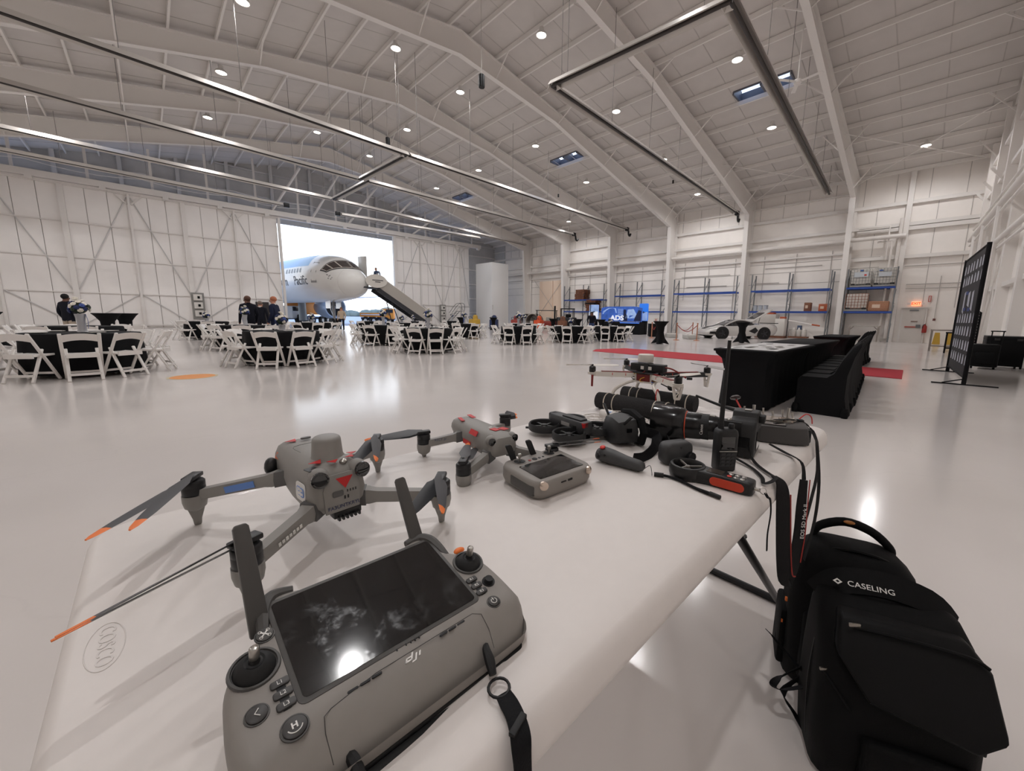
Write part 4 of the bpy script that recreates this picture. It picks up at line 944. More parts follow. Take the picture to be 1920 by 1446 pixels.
part('raised_lid', MB().loft([[V((x, y, z)) for x, z in lidp] for y in (-.62, .62)]), sil, car, bevel=.01); part('lid_glass', MB().loft([[V((x - .01, y, z + .03)) for x, z in ((-.95, 1.25), (-1.6, 1.66), (-1.6, 1.68), (-.95, 1.27))] for y in (-.4, .4)]), glas, car)
part('lid_stay', MB().cyl((-1.2, .5, .95), (-1.3, .5, 1.45), .015, n=6), cblk, car)
part('spoiler', MB().box((-2.2, 0, 1.02), (.22, 1.7, .04)), cblk, car); part('tail_panel', MB().box((-2.31, 0, .62), (.04, 1.4, .2)), cblk, car)
cop = mat('stanchion_copper', (196, 140, 112), .3, metal=.7); rope = mat('rope_red', (150, 42, 40), .7)
sp = [(22.1, 12.45), (21.25, 10.4), (26.0, 11.6), (21.9, 9.5), (24.3, 13.4)]
names_s = ['leftmost copper stanchion post beside the cocktail table', 'front copper stanchion post by the grey plate', 'rear copper stanchion post before the rack', 'right front copper stanchion post nearest the car', 'copper stanchion post in front of the black box']
s0 = None
for (x, y), lb in zip(sp, names_s):
    if not s0:
        s0 = thing('stanchion', lb, 'stanchion', (x, y, 0), group='copper rope stanchions'); part('base', MB().lathe([(.17, 0), (.17, .02), (.05, .05), (.03, .06)], 18), cop, s0, smooth=True); part('post', MB().cyl((0, 0, .05), (0, 0, .93), .03, n=12), cop, s0, smooth=True); part('finial', MB().ball((0, 0, .95), .045, 10, 6), cop, s0, smooth=True)
    else: dup(s0, (x, y, 0), 0, lb)
def ropeob(a, b, lb):
    pts = [(a[0] + (b[0] - a[0]) * u, a[1] + (b[1] - a[1]) * u, .88 - .38 * math.sin(PI * u)) for u in [i / 12 for i in range(13)]]
    t = thing('barrier_rope', lb, 'rope', (0, 0, 0)); part('cord', MB().tube(pts, .02, 6), rope, t, smooth=True)
    for e in (pts[0], pts[-1]): part('hook', MB().ball(e, .03, 8, 5), cop, t)
ropeob(sp[1], sp[3], 'red rope sagging between the two front stanchions'); ropeob(sp[1], sp[2], 'red rope sagging to the rear stanchion'); ropeob(sp[0], sp[4], 'red rope sagging behind the left cocktail table')
for (x, y, w_, d_, lb) in ((23.6, 10.6, 1.1, .7, 'pale grey plinth tray between the stanchion posts'), (24.2, 12.2, .9, .6, 'pale grey plinth tray behind the front stanchion')):
    t = thing('plinth_tray', lb, 'tray', (x, y, 0), .75); part('tray', MB().box((0, 0, .12), (w_, d_, .22)), mat('tray_grey', (176, 174, 170), .4), t, bevel=.02)
    for k in range(3): part('white_block', MB().box((-.25 + .25 * k, 0, .25), (.2, .4, .05)), plm, t)
t = thing('black_chest', 'black chest standing behind the rope stanchions', 'chest', (24.5, 13.6, 0), .6); part('body', MB().box((0, 0, .4), (1.5, .8, .8)), cm, t, bevel=.03); part('lid', MB().box((0, 0, .83), (1.52, .82, .06)), bk, t)
t = thing('easel_sign', 'small white sign with a red mark on the left stanchion', 'sign', (22.3, 12.3, .95)); part('plate', MB().box((0, 0, .15), (.02, .3, .3), .7), plm, t); text('mark', 'K', .26, mat('mark_red', (180, 50, 46), .5), t, TR((-.012, -.012, .15), PI / 2, 0, .7 - PI / 2 + PI / 4 * 0), .004)
# blue display booth with lectern screens
scr = mat('screen_blue', (54, 92, 176), .3, emit=.35, var=.35, scale=3); scl = mat('screen_pale', (150, 178, 224), .3, emit=.4, var=.25, scale=4); scw = mat('screen_white', (226, 232, 244), .3, emit=.5); sdn = mat('screen_navy', (22, 32, 66), .3, emit=.1)
dbx = thing('display_booth', 'black booth with long curved blue screen and white lettering', 'display', (25.6, 17.3, 0), math.atan2(3.4, -.0) + PI)
# local x runs along the screen to the right as seen by the room, local -y faces the room
cur = []
for k in range(13):
    u = -1 + k / 6; cur.append((u * 1.85, .25 * u * u))
part('counter', MB().loft([[V((x, y - .25, 0)), V((x, y + .5, 0)), V((x, y + .5, .92)), V((x, y - .25, .92))] for x, y in cur]), bk, dbx, smooth=True)
part('screen', MB().loft([[V((x, y, .95 )), V((x, y + .06, .95)), V((x, y + .06, 2.08 - .25 * max(0, abs(x) - 1.4))), V((x, y, 2.08 - .25 * max(0, abs(x) - 1.4)))] for x, y in cur]), scr, dbx, smooth=True)
yat = lambda x: .25 * (x / 1.85) ** 2
def spatch(nm, pts, m, d=.01): part(nm, MB().loft([[V((x, yat(x) - d, z)) for x, z in pts], [V((x, yat(x) + .005, z)) for x, z in pts]]), m, dbx)
text('lettering', 'ADS', .5, scw, dbx, TR((-.15, -.02, 1.2), PI / 2, 0, 0), .01, bold=.02, xs=1.3)
for k in range(5): spatch('printed_line', [(-.1, 1.45 + .1 * k), (.35, 1.45 + .1 * k), (.35, 1.49 + .1 * k), (-.1, 1.49 + .1 * k)], scl)
spatch('printed_sky', [(-1.7, 1.5), (-.2, 1.6), (-.3, 1.95), (-1.0, 1.98), (-1.6, 1.75)], scl)
spatch('printed_cloud', [(.6, 1.2), (1.3, 1.2), (1.45, 1.5), (1.2, 1.9), (.75, 1.85)], scl)
spatch('printed_figure', [(.35, 1.0), (.75, 1.0), (.72, 1.4), (.6, 1.55), (.62, 1.8), (.5, 1.88), (.4, 1.8), (.42, 1.5), (.35, 1.3)], sdn)
spatch('printed_figure', [(1.25, 1.0), (1.8, 1.0), (1.8, 1.75), (1.6, 1.82), (1.45, 1.5)], sdn)
part('blue_edge', MB().box((1.1, -.2, .86), (1.6, .12, .06)), mat('edge_blue', (70, 120, 220), .4, emit=.6), dbx)
for (x, y, z0, z1, w_, lb, m1, m2) in ((26.6, 15.75, 1.02, 2.32, .75, 'tall blue lit panel right of the long display', mat('panel_blue', (48, 120, 224), .3, emit=.5), scl), (25.6, 19.7, 1.1, 2.24, .9, 'tall pale lit panel left of the long display', scl, scw)):
    t = thing('kiosk_panel', lb, 'display', (x, y, 0), PI / 2 + PI); t.rotation_euler = (0, 0, -PI / 2)
    part('stand', MB().box((0, .05, z0 / 2), (.5, .3, z0)), bk, t); part('screen', MB().prism(rrect(w_, z1 - z0, .08), -.04, .04, TR((0, 0, (z0 + z1) / 2), PI / 2, 0, 0)), m1, t)
    part('lower_glow', MB().prism(rrect(w_ * .94, (z1 - z0) * .5, .06), .041, .044, TR((0, 0, z0 + (z1 - z0) * .27), PI / 2, 0, 0)), m2, t)
    part('drone_mark', MB().box((0, -.05, (z0 + z1) / 2), (.3, .006, .04)).box((0, -.05, (z0 + z1) / 2), (.06, .006, .16)), sdn, t)
t = thing('tablet_tripod', 'dark tripod stand with tablet above the bending person', 'stand', (25.0, 19.6, 0)); part('pole', MB().cyl((0, 0, 0), (0, 0, 2.3), .03, n=8), bk, t); part('head', MB().box((0, 0, 2.32), (.3, .9, .1)), bk, t); part('foot', MB().box((0, 0, .02), (.6, .6, .03)), bk, t)
# forklift, service carts, barrels, ladder
t = thing('forklift', 'dark forklift with overhead guard in front of the pallets', 'forklift', (28.2, 25.0, 0), 2.4)
part('body', MB().box((0, 0, .75), (1.9, 1.1, .9)), cblk, t, bevel=.1); part('overhead_guard', MB().box((-.1, 0, 2.0), (1.3, 1.1, .08)), cblk, t); part('seat', MB().box((-.2, 0, 1.3), (.5, .5, .4)), bk, t, bevel=.05)
for x in (-.7, .5):
    for y in (-.5, .5): part('guard_post', MB().box((x, y, 1.6), (.07, .07, .85)), cblk, t)
for y in (-.3, .3): part('mast_rail', MB().box((1.1, y, 1.15), (.12, .12, 2.2)), cblk, t); part('fork', MB().box((1.7, y, .12), (1.1, .12, .05)), cblk, t)
for x in (-.65, .7):
    for y in (-.5, .5): part('wheel', MB().cyl((x, y - .1, .3), (x, y + .1, .3), .3, n=16), tym, t)
for (x, y, lb) in ((28.6, 28.0, 'white roofed utility cart parked by the cross-braced door'),):
    t = thing('utility_cart', lb, 'cart', (x, y, 0), 2.3); part('roof', MB().box((0, 0, 1.85), (2.2, 1.3, .06)), mat('cart_roof', (60, 58, 58), .5), t, bevel=.02); part('body', MB().box((0, 0, .55), (2.3, 1.2, .5)), mat('cart_red', (150, 60, 50), .5), t, bevel=.08); part('windscreen', MB().box((.8, 0, 1.4), (.04, 1.1, .7)), mat('screen_clear', (210, 205, 200), .1), t); part('bench', MB().box((-.2, 0, 1.0), (.5, 1.1, .35)), sgm, t, bevel=.05)
    for sx in (-1, 1):
        for sy in (-.55, .55): part('roof_post', MB().box((sx, sy, 1.3), (.05, .05, 1.1)), bk, t)
    for sx in (-.75, .75):
        for sy in (-.55, .55): part('wheel', MB().cyl((sx, sy - .08, .25), (sx, sy + .08, .25), .25, n=14), tym, t)
for k, (x, y) in enumerate(((30.0, 32.3), (29.4, 30.7))):
    t = thing('barrel_arch', 'grey half round cowling standing on floor, %s one' % ('left', 'right')[k], 'cowling', (x, y, 0), .5)
    arc = lambda r, xx: [V((xx, r * math.cos(a_), r * math.sin(a_) + .75)) for a_ in [PI * i / 14 for i in range(15)]]
    part('shell', MB().loft([arc(.8, -.5) + arc(.74, -.5)[::-1], arc(.8, .9) + arc(.74, .9)[::-1]]), mat('cowl_brown', (92, 84, 80), .5), t, smooth=True); part('front_lip', MB().tube(arc(.77, -.5), .05, 6), sgm, t, smooth=True)
    part('end_panel', MB().loft([arc(.74, .85), arc(.74, .9)]), mat('cowl_pale', (200, 196, 190), .5), t)
    for s in (-.77, .77): part('skirt', MB().box((.2, s, .38), (1.4, .05, .76)), sgm, t)
for (x, y, lb, m_) in ((25.3, 29.0, 'red gas cylinder cart below the white box', mat('cart_red', (150, 60, 50), .5)), (26.8, 27.3, 'orange wrapped equipment below the barrel arches', mat('equip_orange', (214, 84, 44), .6)), (23.8, 30.5, 'blue machine beside the white box', mat('machine_blue', (36, 52, 92), .5)), (22.0, 31.2, 'yellow floor equipment left of the blue machine', ym), (26.8, 24.2, 'wooden framed black cabinet by the forklift', woodm)):
    t = thing('shop_equipment', lb, 'equipment', (x, y, 0), random.uniform(0, 1)); part('body', MB().box((0, 0, .5), (.9, .7, .8)), m_, t, bevel=.08); part('head', MB().lathe([(.25, 0), (.22, .3), (.1, .4)], 10, (.1, 0, .9)), m_, t, smooth=True); part('base', MB().box((0, 0, .06), (1.0, .8, .08)), dkm, t); part('handle', MB().tube([(-.4, -.2, .9), (-.55, -.2, 1.1), (-.55, .2, 1.1), (-.4, .2, .9)], .025, 6), dkm, t)
t = thing('rolling_ladder', 'grey rolling ladder with handrails by the right door leaf', 'ladder', (24.6, 38.6, 0))
for y in (-.3, .3):
    part('rail', MB().tube([(-1.3, y, .1), (.4, y, 1.7), (1.0, y, 1.7), (1.0, y, .05)], .03, 6, sharp=True), dkm, t); part('handrail', MB().tube([(-.6, y, 1.5), (.3, y, 2.5), (1.0, y, 2.5), (1.0, y, 1.7)], .025, 6), dkm, t)
for k in range(7): part('step', MB().box((-1.1 + .25 * k, 0, .3 + .23 * k), (.2, .6, .03)), dkm, t)
for (x, z0, lb, nn) in ((2.7, .7, 'door control panel left of the suited men', 3), (23.7, .5, 'door control panel right of the boarding stairs', 3)):
    t = thing('control_panel', lb, 'panel', (x, 39.75, z0)); part('backplate', MB().box((0, 0, .9), (.75, .06, 2.0)), mat('panel_grey', (140, 138, 134), .5), t)
    for k in range(nn): part('switch_box', MB().box((0, -.08, .35 + .6 * k), (.5, .14, .45)), plm, t); part('switch', MB().box((.05, -.17, .35 + .6 * k), (.14, .04, .18)), bk, t)
t = sroot('door_21'); part('doorway', MB().box((6.75, 39.9, 1.03), (.9, .14, 2.06)), mat('doorway_dark', (52, 48, 48), .6), t); part('door_leaf', MB().box((7.55, 39.6, 1.03), (.06, .9, 2.06)), dm, t)
# wrapped pallets, cage, shelf bench behind the car
for (x, y, s_, lb, m_) in ((31.6, 8.6, (.9, 1.2, 1.5), 'tall plastic wrapped pallet load behind the car tail', mat('wrap_clear', (190, 184, 178), .25)), (31.4, 7.7, (.7, .6, 1.2), 'white panel with orange box beside the wrapped load', plm)):
    t = thing('wrapped_load', lb, 'load', (x, y, 0)); part('pallet', MB().box((0, 0, .07), (s_[0] + .1, s_[1] + .1, .13)), woodm, t); part('bundle', MB().box((0, 0, .14 + s_[2] / 2), s_), m_, t, bevel=.03); part('top_box', MB().box((0, -.1, .2 + s_[2]), (s_[0] * .7, s_[1] * .5, .15)), mat('card_orange', (178, 92, 62), .8), t)
t = thing('wire_cart', 'small wire cart with white jugs before the wall', 'cart', (31.5, 6.6, 0))
part('base', MB().box((0, 0, .1), (.7, 1.1, .1)), woodm, t)
for k in range(3): part('jug', MB().lathe([(.13, 0), (.15, .05), (.15, .4), (.06, .5), (.05, .6)], 12, (0, -.3 + .3 * k, .15)), plm, t, smooth=True)
part('wire_side', MB().tube([(-.33, -.52, .15), (-.33, -.52, .6), (-.33, .52, .6), (-.33, .52, .15)], .015, 6, sharp=True), gs, t); part('blue_pump', MB().box((.1, 0, .75), (.25, .25, .3)), mat('pump_blue', (70, 84, 110), .5), t, bevel=.03)
t = thing('wall_bracket_arm', 'white arm with orange end leaning out from the rack', 'pole', (31.6, 6.9, 1.12)); part('arm', MB().cyl((0, .4, .1), (-.1, -1.0, -.15), .04, n=8), steel, t); part('tip', MB().cyl((-.1, -1.0, -.15), (-.1, -1.45, -.22), .05, n=8), mat('card_orange', (178, 92, 62), .8), t)
t = thing('steel_shelf_bench', 'grey steel bench frame below the caged tanks', 'bench', (32.0, 3.2, 0)); part('top', MB().box((0, 0, .95), (.6, 1.5, .06)), sgm, t)
for y in (-.7, .7): part('leg', MB().box((-.25, y, .47), (.08, .08, .94)), gs, t); part('gusset', MB().bar((-.25, y, .7), (-.25, y * .7, .92), .05, .05), gs, t)
# ================================================================ foreground folding table
ZT = .79
tabm = mat('table_plastic', (222, 216, 212), .42, var=.012, scale=40, bump=.12)
ft = thing('folding_table', 'white plastic folding table in the foreground carrying drones and gear', 'table', (0, 0, 0))
X0, X1, Y0, Y1 = -.112, 1.745, .235, 1.03
def tring(o, z, n_=6): return [V(((X0 + X1) / 2 + x, (Y0 + Y1) / 2 + y, z)) for x, y in rrect(X1 - X0 + 2 * o, Y1 - Y0 + 2 * o, .055 + o, n_)]
part('tabletop', MB().loft([tring(-.03, ZT - .052), tring(.006, ZT - .05), tring(.009, ZT - .045), tring(.009, ZT - .035), tring(.003, ZT - .014), tring(-.004, ZT - .004), tring(-.012, ZT)]), tabm, ft, smooth=True, angle=35)
lgm = mat('leg_black', (30, 30, 32), .4, metal=.4)
for y in (.33, .93):
    part('leg', MB().cyl((.95, y, ZT - .05), (1.76, y, .015), .014, n=10), lgm, ft, smooth=True); part('leg', MB().cyl((.1, y, ZT - .05), (-.05, y, .015), .014, n=10), lgm, ft, smooth=True)
    part('brace', MB().cyl((1.2, y, .54), (.85, y, ZT - .06), .009, n=8), lgm, ft); part('brace', MB().cyl((.06, y, .54), (.5, y, ZT - .06), .009, n=8), lgm, ft)
for x in (1.76, -.05): part('foot_bar', MB().cyl((x, .31, .015), (x, .95, .015), .015, n=10), lgm, ft)
emb = mat('table_emboss', (214, 208, 204), .45)
part('emblem_ring', MB().tube([(-.0755 + .0165 * math.cos(a) - .0 * math.sin(a), .643 + .046 * math.sin(a), ZT + .0002) for a in [2 * PI * i / 36 for i in range(36)]], .0006, 6, True), emb, ft, smooth=True)
text('emblem_lettering', 'COSCO', .021, emb, ft, TR((-.0755, .643, ZT + .0004), 0, 0, -PI / 2), .0004, xs=1.05)
# ---------------------------------------------------------------- shared foreground materials
dgr = mat('drone_grey', (136, 133, 129), .5, var=.02, scale=60); dgd = mat('drone_dark_grey', (88, 87, 86), .5); mblk = mat('motor_black', (26, 26, 28), .4); org = mat('prop_orange', (232, 120, 52), .5); prp = mat('prop_grey', (66, 67, 70), .45)
rgr = mat('remote_grey', (136, 131, 126), .55, var=.02, scale=80); rdk = mat('remote_dark', (74, 72, 70), .5); rbl = mat('rubber_black', (17, 17, 18), .6); btn = mat('button_dark', (58, 56, 55), .45); icw = mat('icon_white', (222, 220, 216), .5); chrm = mat('stick_metal', (172, 168, 162), .3, metal=.9)
red = mat('sticker_red', (188, 34, 36), .5); lensm = mat('lens_black', (8, 8, 10), .05, coat=1); glsc = mat('screen_glass', (12, 12, 14), .04, coat=.5)
# smudges on the big screen
n = glsc.node_tree; p = n.nodes['Principled BSDF']; tc = n.nodes.new('ShaderNodeTexCoord'); no = n.nodes.new('ShaderNodeTexNoise'); no.inputs['Scale'].default_value = 22; no.inputs['Detail'].default_value = 9; no.inputs['Roughness'].default_value = .75
rp = n.nodes.new('ShaderNodeValToRGB'); rp.color_ramp.elements[0].position = .5; rp.color_ramp.elements[0].color = (.03, .03, .03, 1); rp.color_ramp.elements[1].position = .72; rp.color_ramp.elements[1].color = (.3, .3, .3, 1)
n.links.new(tc.outputs['Object'], no.inputs[0]); n.links.new(no.outputs[0], rp.inputs[0]); n.links.new(rp.outputs[0], p.inputs['Roughness'])
def lathe_at(prof, n_, c_): return MB().lathe(prof, n_, c_)
# ---------------------------------------------------------------- large remote controller
S = 1.1838
rc = thing('remote_controller', 'large grey remote controller with wide black screen and two antennas', 'controller', (.1551, .3975, .85), rot=(math.radians(12.49), math.radians(1.81), math.radians(1.35)), scale=S)
half = [(0, .0705), (.05, .0705), (.058, .0735), (.074, .0755), (.082, .0685), (.0865, .05), (.098, .0335), (.111, .0225), (.119, .008), (.1225, -.012), (.1235, -.04), (.122, -.066), (.114, -.082), (.1, -.0885), (.05, -.0895)]
half = [(max(0, q.x), q.y) for q in crom([V((x, y, 0)) for x, y in half], 3)]
outl = half + [(0, -.0895)] + [(-x, y) for x, y in reversed(half) if x > 0]
def ring(k, z, bot=False):
    out = []
    for x, y in outl:
        q = V((x, y, 0)); cn = V((0, -.01, 0)); d = q - cn; L = d.length; q = cn + d * ((L - k) / L)
        zb = -(.0495 + .2217 * q.y) if bot else 0
        zf = -.9 * max(0, -.06 - q.y) ** 1.0 if not bot else 0
        out.append(V((q.x, q.y, z + zb + zf)))
    return out
part('body', MB().loft([ring(.01, .0, True), ring(.002, .006, True), ring(0, .014, True), ring(0, -.012), ring(.002, -.005), ring(.006, -.001), ring(.011, .0005), ring(.03, .0006), ring(.055, .0006)]), rgr, rc, smooth=True, angle=60)
part('screen_bezel', MB().prism(rrect(.165, .1075, .006, 4, 0, .0125), -.002, .0012), rdk, rc, bevel=.0006)
part('screen', MB().prism(rrect(.157, .0995, .004, 3, 0, .0125), -.001, .0016), glsc, rc)
for sx in (-1, 1):
    x = sx * .1003
    wl_ = part('stick_well', lathe_at([(.0175, .0005), (.0168, .0022), (.0152, .0022), (.0146, .0008), (.0135, .0006), (.0, .0006)], 32, (x, .0078, 0)), rdk, rc, smooth=True)
    part('rubber_boot', lathe_at([(.0142, .0008), (.013, .003), (.0098, .0075), (.007, .0088), (.0055, .008), (.004, .0085), (.0036, .012)], 28, (x, .0078, 0)), rbl, wl_, smooth=True)
    part('stick', lathe_at([(.0032, .011), (.0036, .0135), (.0036, .0215), (.0028, .0225), (.0016, .0217), (.0, .0219)], 14, (x, .0078, 0)), chrm, wl_, smooth=True)
    for k, y in enumerate((-.0152, -.0245, -.0338)):
        b_ = part('side_button', MB().prism(rrect(.0125, .006, .0016, 2, sx * .0888, y), -.001, .0024), btn, rc, bevel=.0005); text('button_legend', '%s%d' % ('L' if sx < 0 else 'R', k + 1), .0042, icw, b_, TR((sx * .0888, y, .0026)), .0002)
    part('button_strip', MB().prism(rrect(.006, .026, .001, 2, sx * .0888, -.0245), -.001, .0012), rbl, rc)
def rbutton(nm, x, y, r, m_=btn):
    b_ = part(nm, lathe_at([(r * 1.22, .0002), (r * 1.2, .0012), (r * 1.08, .0013), (r * 1.04, .0004)], 28, (x, y, 0)), rdk, rc, smooth=True)
    part('cap', lathe_at([(r, .0002), (r, .002), (r * .85, .0026), (0, .0024)], 28, (x, y, 0)), m_, b_, smooth=True); return b_
b_ = rbutton('back_button', -.1057, -.029, .0064); part('icon', MB().tube([(-.1042, -.0262, .0029), (-.107, -.029, .0029), (-.1042, -.0318, .0029)], .0004, 5, sharp=True), icw, b_)
b_ = rbutton('home_button', -.0883, -.0525, .0075); text('icon', 'H', .0058, icw, b_, TR((-.0883, -.0522, .0028)), .0002, bold=.0002); part('icon_arc', MB().tube([(-.0883 + .0048 * math.cos(a), -.0522 + .0048 * math.sin(a), .0028) for a in [math.radians(200 + 14 * i) for i in range(11)]], .0004, 5), icw, b_)
b_ = rbutton('power_button', .0917, -.0508, .006); part('icon', MB().tube([(.0917 + .003 * math.cos(a), -.0508 + .003 * math.sin(a), .0028) for a in [math.radians(125 + 29 * i) for i in range(11)]], .0004, 5), icw, b_); part('icon_bar', MB().box((.0917, -.0484, .0028), (.0007, .0032, .0004)), icw, b_)
b_ = rbutton('pause_button', -.0886, .0335, .006, rdk); part('icon', MB().bar((-.0912, .0309, .0028), (-.086, .0361, .0028), .0011, .0004).bar((-.0912, .0361, .0028), (-.086, .0309, .0028), .0011, .0004), icw, b_)
for dx in (-.0028, .0028):
    for dy in (-.0028, .0028): part('icon_rotor', MB().tube([(-.0886 + dx + .0012 * math.cos(a), .0335 + dy + .0012 * math.sin(a), .0028) for a in [2 * PI * i / 8 for i in range(8)]], .0003, 4, True), icw, b_)
j_ = part('mini_joystick', lathe_at([(.0072, .0003), (.007, .0014), (.006, .0012), (.005, .001), (.0038, .0042), (.0042, .0055), (.0, .0053)], 20, (.1032, -.0268, 0)), rbl, rc, smooth=True)
part('orange_button', MB().ball((.1035, .0305, -.001), (.0072, .0042, .003), 16, 8), org, rc, smooth=True, label='orange record button')
seam = mat('seam_dark', (66, 64, 62), .6)
part('panel_seam', MB().tube([(-.0715, -.0805, -.018), (-.0725, -.066, -.0048), (-.071, -.0575, .0007), (-.0655, -.0548, .0007), (0, -.0478, .0007)][0:4] + [(-.03, -.0495, .0007), (.03, -.0495, .0007), (.0655, -.0495, .0007), (.0725, -.055, .0007), (.0735, -.068, -.0066), (.0725, -.0805, -.018)], .0003, 4), seam, rc)
for a, b in ((-.0535, -.0253), (.0272, .0555)):
    for k in range(3): part('speaker_slot', MB().prism(rrect((b - a) / 3 - .0012, .0017, .0008, 2, a + (b - a) * (k + .5) / 3, -.0515), 0, .0012), rbl, rc)
for k, x in enumerate((-.0085, .0, .0045, .0085, .0125)): part('status_led', MB().prism(rrect(.0012, .0022, .0004, 1, x, -.0415), 0, .0012), rbl, rc)
# pale lettering block on the front lip: d j i
sh = .62
def sk(pts): return [(x + y * sh, y) for x, y in pts]
g = MB()
for pts in ([(-.0095, -.0022), (-.0012, -.0022), (-.0012, -.0006), (-.0095, -.0006)], [(-.0095, .0012), (-.0032, .0012), (-.0032, .0026), (-.0095, .0026)], [(-.0095, -.0022), (-.0075, -.0022), (-.0075, .0026), (-.0095, .0026)], [(-.0032, -.0022), (-.0012, -.0022), (-.0012, .0056), (-.0032, .0056)],
            [(.0022, -.0052), (.0042, -.0052), (.0042, .0026), (.0022, .0026)], [(-.001, -.0052), (.0042, -.0052), (.0042, -.0038), (-.001, -.0038)], [(.0066, -.0022), (.0086, -.0022), (.0086, .0026), (.0066, .0026)]):
    g.prism([(x * .76, y * .76) for x, y in sk(pts)], .0004, .0012, TR((0, -.0552, 0)))
part('brand_mark', g, icw, rc)
for sx, tip in ((-1, (-.093, .103, .0665)), (1, (.0675, .122, .057))):
    base = V((sx * .0885 if sx < 0 else .073, .047 if sx < 0 else .067, -.012)); tip = V(tip); d = (tip - base).normalized(); ax = V((1, 0, 0)); ax = (ax - d * ax.dot(d)).normalized(); nrm = d.cross(ax)
    pl = [(-.0078, 0), (.0078, 0), (.0068, .06), (.006, (tip - base).length - .003), (.004, (tip - base).length), (-.004, (tip - base).length), (-.006, (tip - base).length - .003), (-.0068, .06)]
    g = MB().loft([[base + ax * u + d * v + nrm * e for u, v in pl] for e in (-.0035, .0035)])
    part('antenna', g, rdk, rc, bevel=.0012)
    part('antenna_hinge', MB().tube([(sx * .0885, .034, -.004), (sx * .0865, .05, -.002), (sx * .083, .064, -.001), (sx * .074, .0745, -.002), (sx * .058, .0735, -.003)], [.004, .0055, .006, .0055, .004], 8), rdk, rc, smooth=True)
br = part('strap_bracket', MB().box((0, -.087, -.031), (.2, .008, .006)).box((0, -.094, -.033), (.14, .006, .004)), rbl, rc, bevel=.001)
for x in (-.055, .02, .072): part('bracket_loop', MB().tube([(x - .014, -.088, -.033), (x - .011, -.099, -.034), (x + .011, -.099, -.034), (x + .014, -.088, -.033)], .0018, 6), rbl, br)
for x in (-.09, .09): part('bracket_ear', MB().prism(rrect(.03, .014, .006, 3, x, -.085), -.035, -.028), rbl, br)
# neck strap with clip
stm = mat('webbing_black', (20, 20, 22), .75, bump=.4, scale=400)
ns = thing('neck_strap', 'black neck strap clipped to the large controller, hanging off table', 'strap', (0, 0, 0))
part('snap_hook', MB().tube([(.237, .322, .808), (.23, .31, .812), (.226, .298, .808), (.222, .288, .802)], [.003, .0045, .0055, .004], 8), rbl, ns, smooth=True)
part('ring', MB().tube([(.2205 + .011 * math.cos(a), .276 + .011 * math.sin(a), .797) for a in [2 * PI * i / 16 for i in range(16)]], .0016, 6, True), rbl, ns, smooth=True)
part('webbing', MB().strip([(.2195, .268, .797), (.217, .256, .7975), (.2135, .243, .798), (.2075, .229, .797), (.203, .221, .79), (.201, .2165, .77), (.201, .215, .72), (.203, .215, .6)], [.016, .018, .018, .019, .02, .02, .02, .02], .0016, [(0, 0, 1)] * 4 + [(0, -.5, 1), (0, -1, .3), (0, -1, 0), (0, -1, 0)]), stm, ns)
part('slider', MB().box((.209, .233, .7985), (.023, .007, .005), .3), rbl, ns, bevel=.001)
hk2 = thing('snap_clip', 'black snap clip on the controller bracket at bottom edge', 'clip', (.083, .305, ZT)); part('hook', MB().tube([(0, .01, .014), (.002, 0, .018), (.003, -.012, .012), (.004, -.022, .006)], [.003, .005, .0055, .004], 8), rbl, hk2, smooth=True); part('ring', MB().tube([(.004 + .01 * math.cos(a), -.03 + .01 * math.sin(a), .004) for a in [2 * PI * i / 14 for i in range(14)]], .0016, 6, True), chrm, hk2)
# ---------------------------------------------------------------- folding camera drones
def blade_pair(par, c_, ang, L, spread=.14, twist=.3, w_=.028):
    for s in (-1, 1):
        a = ang + s * spread / 2; d = V((math.cos(a), math.sin(a), 0)); x = V((-d.y, d.x, 0)); rows_ = []
        for (u, w1, tw) in ((.02, .3, .5), (.1, .55, .5), (.25, 1, .42), (.5, .85, .32), (.75, .65, .2), (.85, .5, .15), (.95, .35, .1), (1, .12, .08)):
            t_ = twist + (tw - .25) * .5; wx = x * math.cos(t_) + V((0, 0, 1)) * math.sin(t_); q = V(c_) + d * (L * u) + V((0, 0, .004 * s - .006 * u)); nn = d.cross(wx)
            rows_.append([q - wx * w_ * w1 / 2, q + nn * .0012, q + wx * w_ * w1 / 2, q - nn * .0012])
        bl = part('propeller_blade', MB().loft(rows_[:6]), prp, par, smooth=True); part('blade_tip', MB().loft(rows_[5:]), org, bl, smooth=True, label='orange propeller tip')
